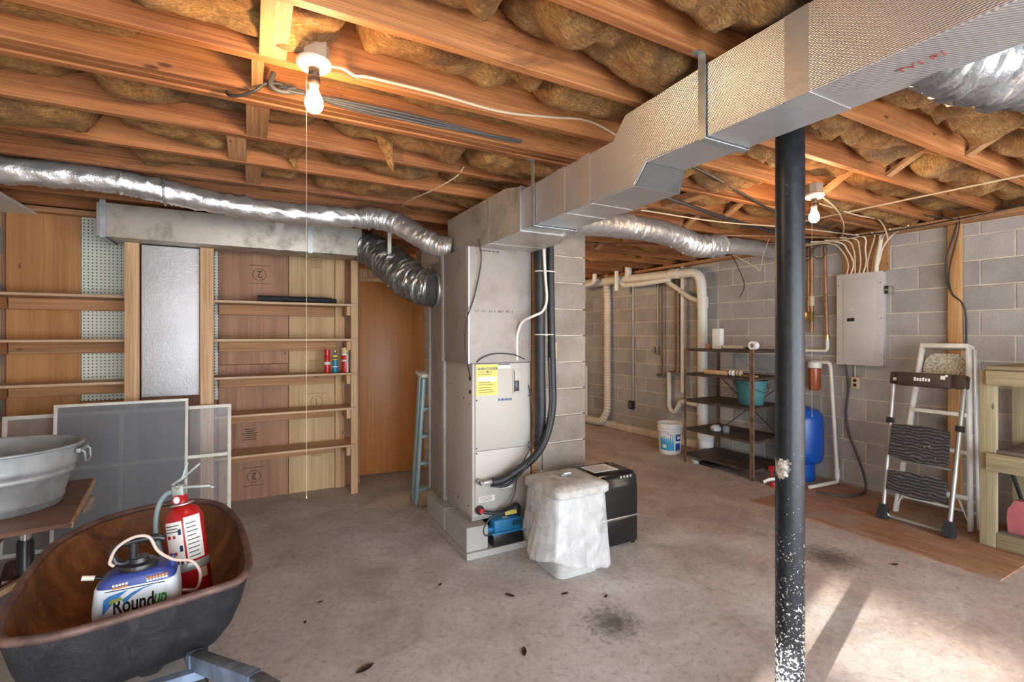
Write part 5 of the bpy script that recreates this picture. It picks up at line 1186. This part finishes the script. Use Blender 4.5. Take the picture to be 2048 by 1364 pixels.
# aluminium stepladder behind
LB = math.atan2(.24, 1.37)
al = thing('stepladder', 'tall paint-spattered aluminium stepladder folded behind the step stool', 'ladder', (4.66, 1.755, ZB), (0, LB, 0))
for s_ in (-1, 1):
    obj('rail', G().beam((0, s_ * .235, .0), (0, s_ * .145, 1.385), .020, .055, (1, 0, 0), bev=.003), alup_m, al, 30)
    obj('rear_rail', G().beam((.07, s_ * .262, .02), (.07, s_ * .160, 1.36), .020, .04, (1, 0, 0), bev=.003), alu_m, al, 30)
for z in (.22, .55, .83, 1.10): w_ = .235 - .09 * z / 1.385; obj('step', G().box(-.035, .035, -w_ + .01, w_ - .01, z, z + .03, .003), alup_m, al, 30)
for z in (.12, .20): obj('rear_brace', G().box(.065, .075, -.25, .25, z, z + .02), alup_m, al, 30)
for s_ in (-1, 1): obj('knee_brace', G().beam((-.01, s_ * .23, .05), (-.01, s_ * .15, .23), .006, .018, (1, 0, 0)), alup_m, al, 30)
obj('top_cap', G().box(-.04, .10, -.150, .150, 1.36, 1.395, .005), alup_m, al, 30)
spm = NT('spattered_plate'); t = spm; v = t.coord(rnd=False); f = t.noise(v, 60, 5, .8)
t.base(t.ramp(f, [(.35, (.12, .10, .07)), (.48, (.42, .37, .28)), (.62, (.66, .62, .52))])); t.rm(.7)
obj('bucket_shelf', G().prism([(-.13, 0), (.10, 0), (.125, .06), (.125, .12), (.08, .165), (-.08, .165), (-.125, .12), (-.135, .05)], .012, Matrix.Translation((.02, 0, 1.155)) @ Matrix(((0, 0, 1, 0), (-1, 0, 0, 0), (0, 1, 0, 0), (0, 0, 0, 1)))), spm.m, al, 30, label='paint-spattered bucket shelf')

be = thing('workbench', 'olive-painted wooden workbench at the right edge against the wall', 'workbench', (4.78, .8, ZB))
BX0, BX1, BY0, BY1 = 4.45, 5.08, .15, 1.407
for (x, y) in ((BX0 + .002, BY1 - .088), (BX1 - .04, BY1 - .088), (BX0 + .002, BY0), (BX1 - .04, BY0)): obj('leg', G().box(x, x + .038, y, y + .088, ZB, 1.215, .004), bench_m, be, 30, world=True)
obj('top_board', G().box(BX0 - .01, BX1, BY0, BY1 - .04, 1.217, 1.245, .003), benchy_m, be, 30, world=True)
for (z0, z1) in ((1.115, 1.215), (.535, .655)): obj('rail', G().box(BX0 - .036, BX0 + .001, BY0, BY1 - .045, z0, z1, .004), benchy_m, be, 30, world=True)
obj('rail', G().box(BX0 + .0, BX0 + .038, BY0 + .09, BY1 - .089, ZB, .115, .004), benchy_m, be, 30, world=True)
obj('shelf_board', G().box(BX0 + .002, BX1 - .05, BY0 + .09, BY1 - .09, .655, .675, .003), plain('grey_board', (.16, .13, .11), .8, var=.2), be, 30, world=True)
obj('shelf_board', G().box(BX0 + .04, BX1 - .05, BY0 + .09, BY1 - .09, .10, .118, .003), MAT['grey_board'], be, 30, world=True)
obj('back_panel', G().box(BX1 - .035, BX1 - .02, BY0, 1.19, .12, 1.2), plain('olive_panel', (.27, .29, .20), .7), be, 30, world=True)
one('metal_bar', G().beam((5.0, 1.31, .12), (4.62, 1.325, .64), .012, .03), cablek_m, 'dark metal bar leaning inside the workbench', 'bar')
pv_m = plain('red_concrete', (.36, .10, .11), .85, var=.15, bump=.4, bscale=90)
for i, (x, y, l) in enumerate(((4.56, 1.235, 'red concrete edging paver standing on the low bench shelf, front one'), (4.66, 1.205, 'red concrete edging paver standing on the low bench shelf, rear one'))):
    g = G().prism([(-.05, 0), (.05, 0), (.058, .10), (.05, .17), (.03, .18), (.03, .21), (.012, .225), (-.03, .225), (-.045, .205), (-.045, .18), (-.055, .12)], .07, Matrix.Translation((x - .035, y, .118)) @ Matrix(((0, 0, 1, 0), (1, 0, 0, 0), (0, 1, 0, 0), (0, 0, 0, 1))), .004)
    one('edging_paver', g, pv_m, l, 'paver')

# ================================================================== lamps
WARM = (1.0, .66, .33)
def lamp(loc, stringz, label, L):
    x, y, z = loc       # plate underside
    r = thing('bulb_fixture', label, 'lamp', (x, y, z))
    obj('plate', G().lathe([(0, .0), (.030, -.012), (.045, -.010), (.0585, .004), (.0585, .014), (.05, .02), (0, .02)], 30), porc_m, r, 50)
    obj('junction_box', G().lathe([(0, .02), (.05, .02), (.05, .075), (0, .075)], 8), plain('box_paint', (.30, .24, .17), .7), r, 30)
    obj('socket', G().lathe([(.017, -.012), (.019, -.03), (.017, -.034), (.021, -.04), (.021, -.062), (.016, -.068), (0, -.068)], 20, cap=False), plain('brown_bakelite', (.06, .03, .018), .35), r, 50)
    m = NT('bulb_glow'); m.base((1, .9, .75)); m.b.inputs['Emission Color'].default_value = (*WARM, 1); m.b.inputs['Emission Strength'].default_value = L
    obj('bulb', G().lathe([(.0125, -.066), (.014, -.08), (.021, -.098), (.029, -.118), (.030, -.134), (.025, -.150), (.014, -.160), (0, -.163)], 24, cap=False), m.m, r, 60)
    obj('pull_string', G().tube([(-.024, .0, -.01), (-.024, 0, stringz - z)], .0006, 6), cablew_m, r, None)
    obj('string_bead', G().lathe([(0, 0), (.0022, .003), (.0022, .009), (0, .012)], 8, (-.024, 0, stringz - z - .011)), cablew_m, r, 50)
lamp((.195, 1.80, 2.385), .90, 'bare bulb on a porcelain pull-chain holder, left ceiling', 340)
lamp((3.14, 1.78, 2.33), .95, 'bare bulb on a porcelain pull-chain holder, right of the post', 340)
lamp((3.0, 5.45, 2.35), 1.2, 'bare bulb on a porcelain holder in the far area behind the chimney', 950)
one('nail_block', G().box(3.09, 3.19, 1.74, 1.86, 2.405, 2.409), joisty_m, 'thin wood pad above the right bulb holder', 'wood')

# ================================================================== cables under the joists
for i in range(6):
    dz = random.uniform(-.02, .02); dy = -.006 * i
    P = [(.06 + .02 * i, 2.115 + dy, 2.43 + dz), (.14, 2.10 + dy, 2.435 - .006 * i), (.37, 2.115 + dy, 2.405 + .008 * (i % 3)), (.70, 2.12 + dy, 2.405 + .010 * ((i + 1) % 4)), (1.0, 2.12 + dy, 2.415 + dz * .6), (1.19, 2.12 + dy, 2.42 + dz * .5)]
    one('romex_cable', G().tube(smooth_path(P, 6), .0055, 8), cableg_m, 'grey cable in the flat bundle under the tripled joist', 'cable', 'grey cables bundled under the tripled joist')
one('wire_loop', G().tube(smooth_path([(.10, 2.10, 2.44), (.05, 2.09, 2.42), (.02, 2.09, 2.39), (-.03, 2.12, 2.37), (-.07, 2.15, 2.375), (-.08, 2.18, 2.40)], 6), .006, 8), cablek_m, 'black wire loop hanging by the left bulb', 'wire')
one('wire_hook', G().tube(smooth_path([(.08, 2.09, 2.47), (.07, 2.08, 2.42), (.10, 2.08, 2.40), (.16, 2.08, 2.41)], 6), .010, 8), cableg_m, 'grey cable clump looped behind the left bulb', 'cable')
one('lamp_cable', G().tube(smooth_path([(.245, 1.82, 2.41), (.30, 1.855, 2.43), (.345, 1.86, 2.418), (.40, 1.86, 2.425), (.65, 1.862, 2.428), (.944, 1.862, 2.42), (1.2, 1.862, 2.45), (1.42, 1.862, 2.48), (1.62, 1.862, 2.44)], 6), .006, 8), cablew_m, 'cream cable running from the left bulb along a joist', 'cable')
one('ceiling_cable', G().tube([(4.03, .4, 2.402), (4.03, 1.5, 2.403), (4.04, 2.4, 2.402)], .0065, 8), cablew_m, 'straight tan cable crossing under the right joists', 'cable')
one('ceiling_cable', G().tube(smooth_path([(1.7, 1.86, 2.40), (2.2, 1.9, 2.395), (2.9, 2.1, 2.395), (3.6, 2.3, 2.40), (4.6, 2.45, 2.40), (5.05, 2.45, 2.38)], 6), .008, 8), cablek_m, 'dark cable curving under the joists behind the post', 'cable')
one('ceiling_cable', G().tube(smooth_path([(1.75, 2.30, 2.40), (2.4, 2.36, 2.385), (3.2, 2.55, 2.39), (4.2, 2.75, 2.40), (5.0, 2.85, 2.39)], 6), .014, 8), cablek_m, 'thick black cable under the joists right of the duct', 'cable')
one('ceiling_pipe', G().tube([(2.6, 3.55, 2.36), (3.9, 3.0, 2.385), (5.0, 2.55, 2.39)], .011, 10), copper_m, 'copper pipe running under the joists to the panel corner', 'pipe')
one('ceiling_pipe', G().tube([(2.7, 3.9, 2.35), (4.0, 3.3, 2.37), (5.0, 2.85, 2.385)], .009, 10), brownpipe_m, 'thin brown pipe under the joists behind the flexible duct', 'pipe')
one('hanging_wire', G().tube(smooth_path([(4.9, 3.72, 2.40), (4.9, 3.66, 2.30), (4.92, 3.60, 2.15), (4.95, 3.58, 2.02), (4.98, 3.66, 1.90)], 6), .005, 8), cablek_m, 'loose black wire end dangling against the block wall', 'wire')
one('plenum_wire', G().tube(smooth_path([(1.10, 2.62, 2.44), (1.08, 2.70, 2.40), (1.0, 2.9, 2.36), (.95, 3.2, 2.37), (.98, 3.5, 2.40)], 6), .004, 8), cablew_m, 'thin pale wire sagging left of the duct box', 'wire')
for i in range(8):
    y0 = 2.30 + .036 * i; top = 2.385 - .004 * (i % 3)
    one('panel_cable', G().tube(smooth_path([(5.06, y0 + .01, 2.045), (5.065, y0 + .012 * (i % 3 - 1), 2.14), (5.06, y0 + .05 * (i - 3.5) / 4, 2.26), (5.03, y0 + .16 * (i - 3.5) / 4, 2.36), (4.9, y0 + .4 * (i - 3.0) / 4, top)], 6), .007, 8), cablew_m if i % 3 else porc_m, 'cream cable fanning up from the electrical panel', 'cable', 'cream cables above the electrical panel')
pipe('panel_conduit', [(5.05, 2.31, 2.04), (5.05, 2.30, 2.15), (5.06, 2.28, 2.3), (5.06, 2.27, 2.38)], .02, cream_m, 'thick cream conduit entering the panel top', 'conduit', sm=6)
for i, l in enumerate(('tight coil of dark wire hanging above the copper pipes', 'wide loop of dark wire hanging beside the copper pipes')):
    cy = 2.93 - .14 * i
    one('wire_coil', G().tube([(5.0 + .01 * math.sin(a * 3), cy + (.085 - .012 * i) * math.cos(a + .1 * math.sin(a)), 2.27 + .075 * math.sin(a) + .006 * a) for a in [k * .22 for k in range(58 if i == 0 else 30)]], .0055, 8), cableg_m, l, 'wire')
one('stud_cable', G().tube(smooth_path([(4.7, 1.80, 2.40), (5.02, 1.74, 2.39), (5.09, 1.76, 2.30), (5.095, 1.815, 2.1), (5.095, 1.815, 1.93), (5.10, 1.78, 1.80), (5.11, 1.72, 1.72), (5.125, 1.70, 1.6), (5.13, 1.70, 1.35)], 6), .0065, 8), cablek_m, 'dark cable curving down across the orange stud', 'cable')
one('stud_cable', G().tube(smooth_path([(4.6, 1.6, 2.40), (5.0, 1.70, 2.38), (5.09, 1.745, 2.25), (5.095, 1.795, 2.0), (5.095, 1.79, 1.85), (5.10, 1.765, 1.77)], 6), .0045, 8), cablek_m, 'thinner dark cable beside the one across the orange stud', 'cable')
one('joist_cable', G().tube(smooth_path([(3.6, 2.0, 2.40), (4.2, 2.05, 2.40), (4.55, 2.08, 2.42), (4.75, 2.12, 2.40), (4.86, 2.14, 2.33), (4.87, 2.14, 2.28)], 6), .006, 8), cablew_m, 'cream cable end drooping near the panel', 'cable')

# ================================================================== leaves and litter on the floor
leaf_m = plain('dry_leaf', (.10, .045, .03), .8, var=.3)
LV = [((.439, 2.15), .045, 20, 'long dark dry leaf near the bottom edge of the floor'), ((1.275, 2.376), .035, 120, 'curled dry leaf in front of the furnace pad'), ((1.104, 1.921), .035, 60, 'pale crumbled leaf in the lower middle of the floor'), ((1.556, 2.247), .025, 0, 'small brown leaf just in front of the white bin'), ((1.742, 2.117), .02, 40, 'tiny curved leaf right of the white bin'),
      ((.335, 2.811), .016, 10, 'tiny leaf scrap left of the furnace pad'), ((.245, 2.651), .014, 70, 'tiny leaf scrap beside the wheelbarrow'), ((.973, 2.675), .02, 30, 'small leaf scrap left of the pad corner'), ((3.591, 1.536), .03, -10, 'brown leaf by the hardboard sheet edge')]
for (p, s_, a, l) in LV:
    g = G(); bm = g.bm; rows_ = []
    for i in range(9):
        q = i / 8; w_ = .32 * s_ * math.sin(math.pi * q) ** .8 + .0006; x = (q - .5) * 2 * s_; lift = .004 + .35 * s_ * abs(q - .5) ** 2 * 2
        rows_.append([bm.verts.new((x, -w_, lift + w_ * .5)), bm.verts.new((x, 0, lift)), bm.verts.new((x, w_ * (1 + .4 * nz(i, s_ * 90)), lift + w_ * .6))])
    for A, B in zip(rows_, rows_[1:]):
        for k in range(2): bm.faces.new((A[k], A[k + 1], B[k + 1], B[k]))
    bmesh.ops.solidify(bm, geom=list(bm.faces), thickness=.0012)
    g.xf(Matrix.Translation((p[0], p[1], 0)) @ Matrix.Rotation(R(a), 4, 'Z')); zmin = min(v.co.z for v in g.bm.verts); g.xf(Matrix.Translation((0, 0, -zmin)))
    one('dry_leaf', g, leaf_m, l, 'leaf', smooth=60)

# more cables strung along the wall top
for i, (P, m, l) in enumerate([
    ([(2.6, 2.75, 2.402), (3.3, 2.6, 2.36), (4.1, 2.5, 2.38), (4.95, 2.42, 2.385)], cablew_m, 'pale cable sagging from the flexible duct to the panel'),
    ([(3.3, 3.55, 2.40), (3.9, 3.42, 2.36), (4.5, 3.38, 2.36), (5.0, 3.45, 2.39)], cablek_m, 'dark cable sagging over the rack toward the copper pipes'),
    ([(4.95, 2.0, 2.392), (4.93, 2.6, 2.36), (4.94, 3.2, 2.37), (4.95, 4.0, 2.392)], cablew_m, 'cream cable strung along the top of the block wall'),
    ([(4.9, 1.2, 2.398), (4.88, 1.6, 2.37), (4.9, 2.1, 2.36), (4.95, 2.5, 2.38)], cablek_m, 'dark cable strung along the wall top above the ladders'),
    ([(3.2, 1.83, 2.40), (3.7, 1.95, 2.37), (4.3, 2.2, 2.36), (4.95, 2.55, 2.385)], cablew_m, 'pale cable from the right bulb holder to the panel'),
    ([(4.0, 3.5, 2.402), (4.2, 3.3, 2.33), (4.5, 3.15, 2.16), (4.56, 3.12, 2.12), (4.5, 3.05, 2.25), (4.45, 2.95, 2.40)], cablew_m, 'thin pale wire drooping beside the post')]):
    one('strung_cable', G().tube(smooth_path(P, 6), .0055 if i < 5 else .003, 8), m, l, 'cable')

# ================================================================== pieces of parts: hang each under the part it belongs to
SUBS = [('label_print', 'label'), ('lettering', 'label'), ('lettering', 'tool_tray'), ('swoosh', 'label'), ('label_tag', 'label'), ('latch', 'door'), ('breaker', 'switch_plate'), ('socket', 'plate'), ('socket', 'box'),
        ('vent', 'motor_cover'), ('string_bead', 'pull_string'), ('gauge_face', 'gauge'), ('nozzle_tip', 'nozzle'), ('paint_drip', 'tool_tray'), ('button', 'upper_case'), ('bulb', 'socket'),
        ('wheel_hub', 'tire'), ('knob', 'door_leaf'), ('lid_latch', 'lid'), ('foot', 'rail'), ('clamp', 'rail'), ('side_stripe', 'body'), ('label_band', 'body'), ('handle_bracket', 'shell'), ('rib', 'body'), ('coupling', 'pipe'), ('gauge', 'neck'), ('logo', 'front_panel'), ('pull_ring', 'valve_body')]
def stem(o): return o.name.split('.')[0]
def mid(o):
    c = [Vector(b) for b in o.bound_box]; return sum(c, Vector()) / 8
for r in [o for o in sc.objects if o.parent is None and o.type == 'EMPTY']:
    kids = list(r.children); moved = set()
    for (a, b) in SUBS:
        hosts = [k for k in kids if stem(k) == b and k.name not in moved]
        if not hosts: continue
        for k in kids:
            if stem(k) == a and k.parent is r and not k.children:
                if a == b: continue
                k.parent = min(hosts, key=lambda h: (mid(h) - mid(k)).length); moved.add(k.name)
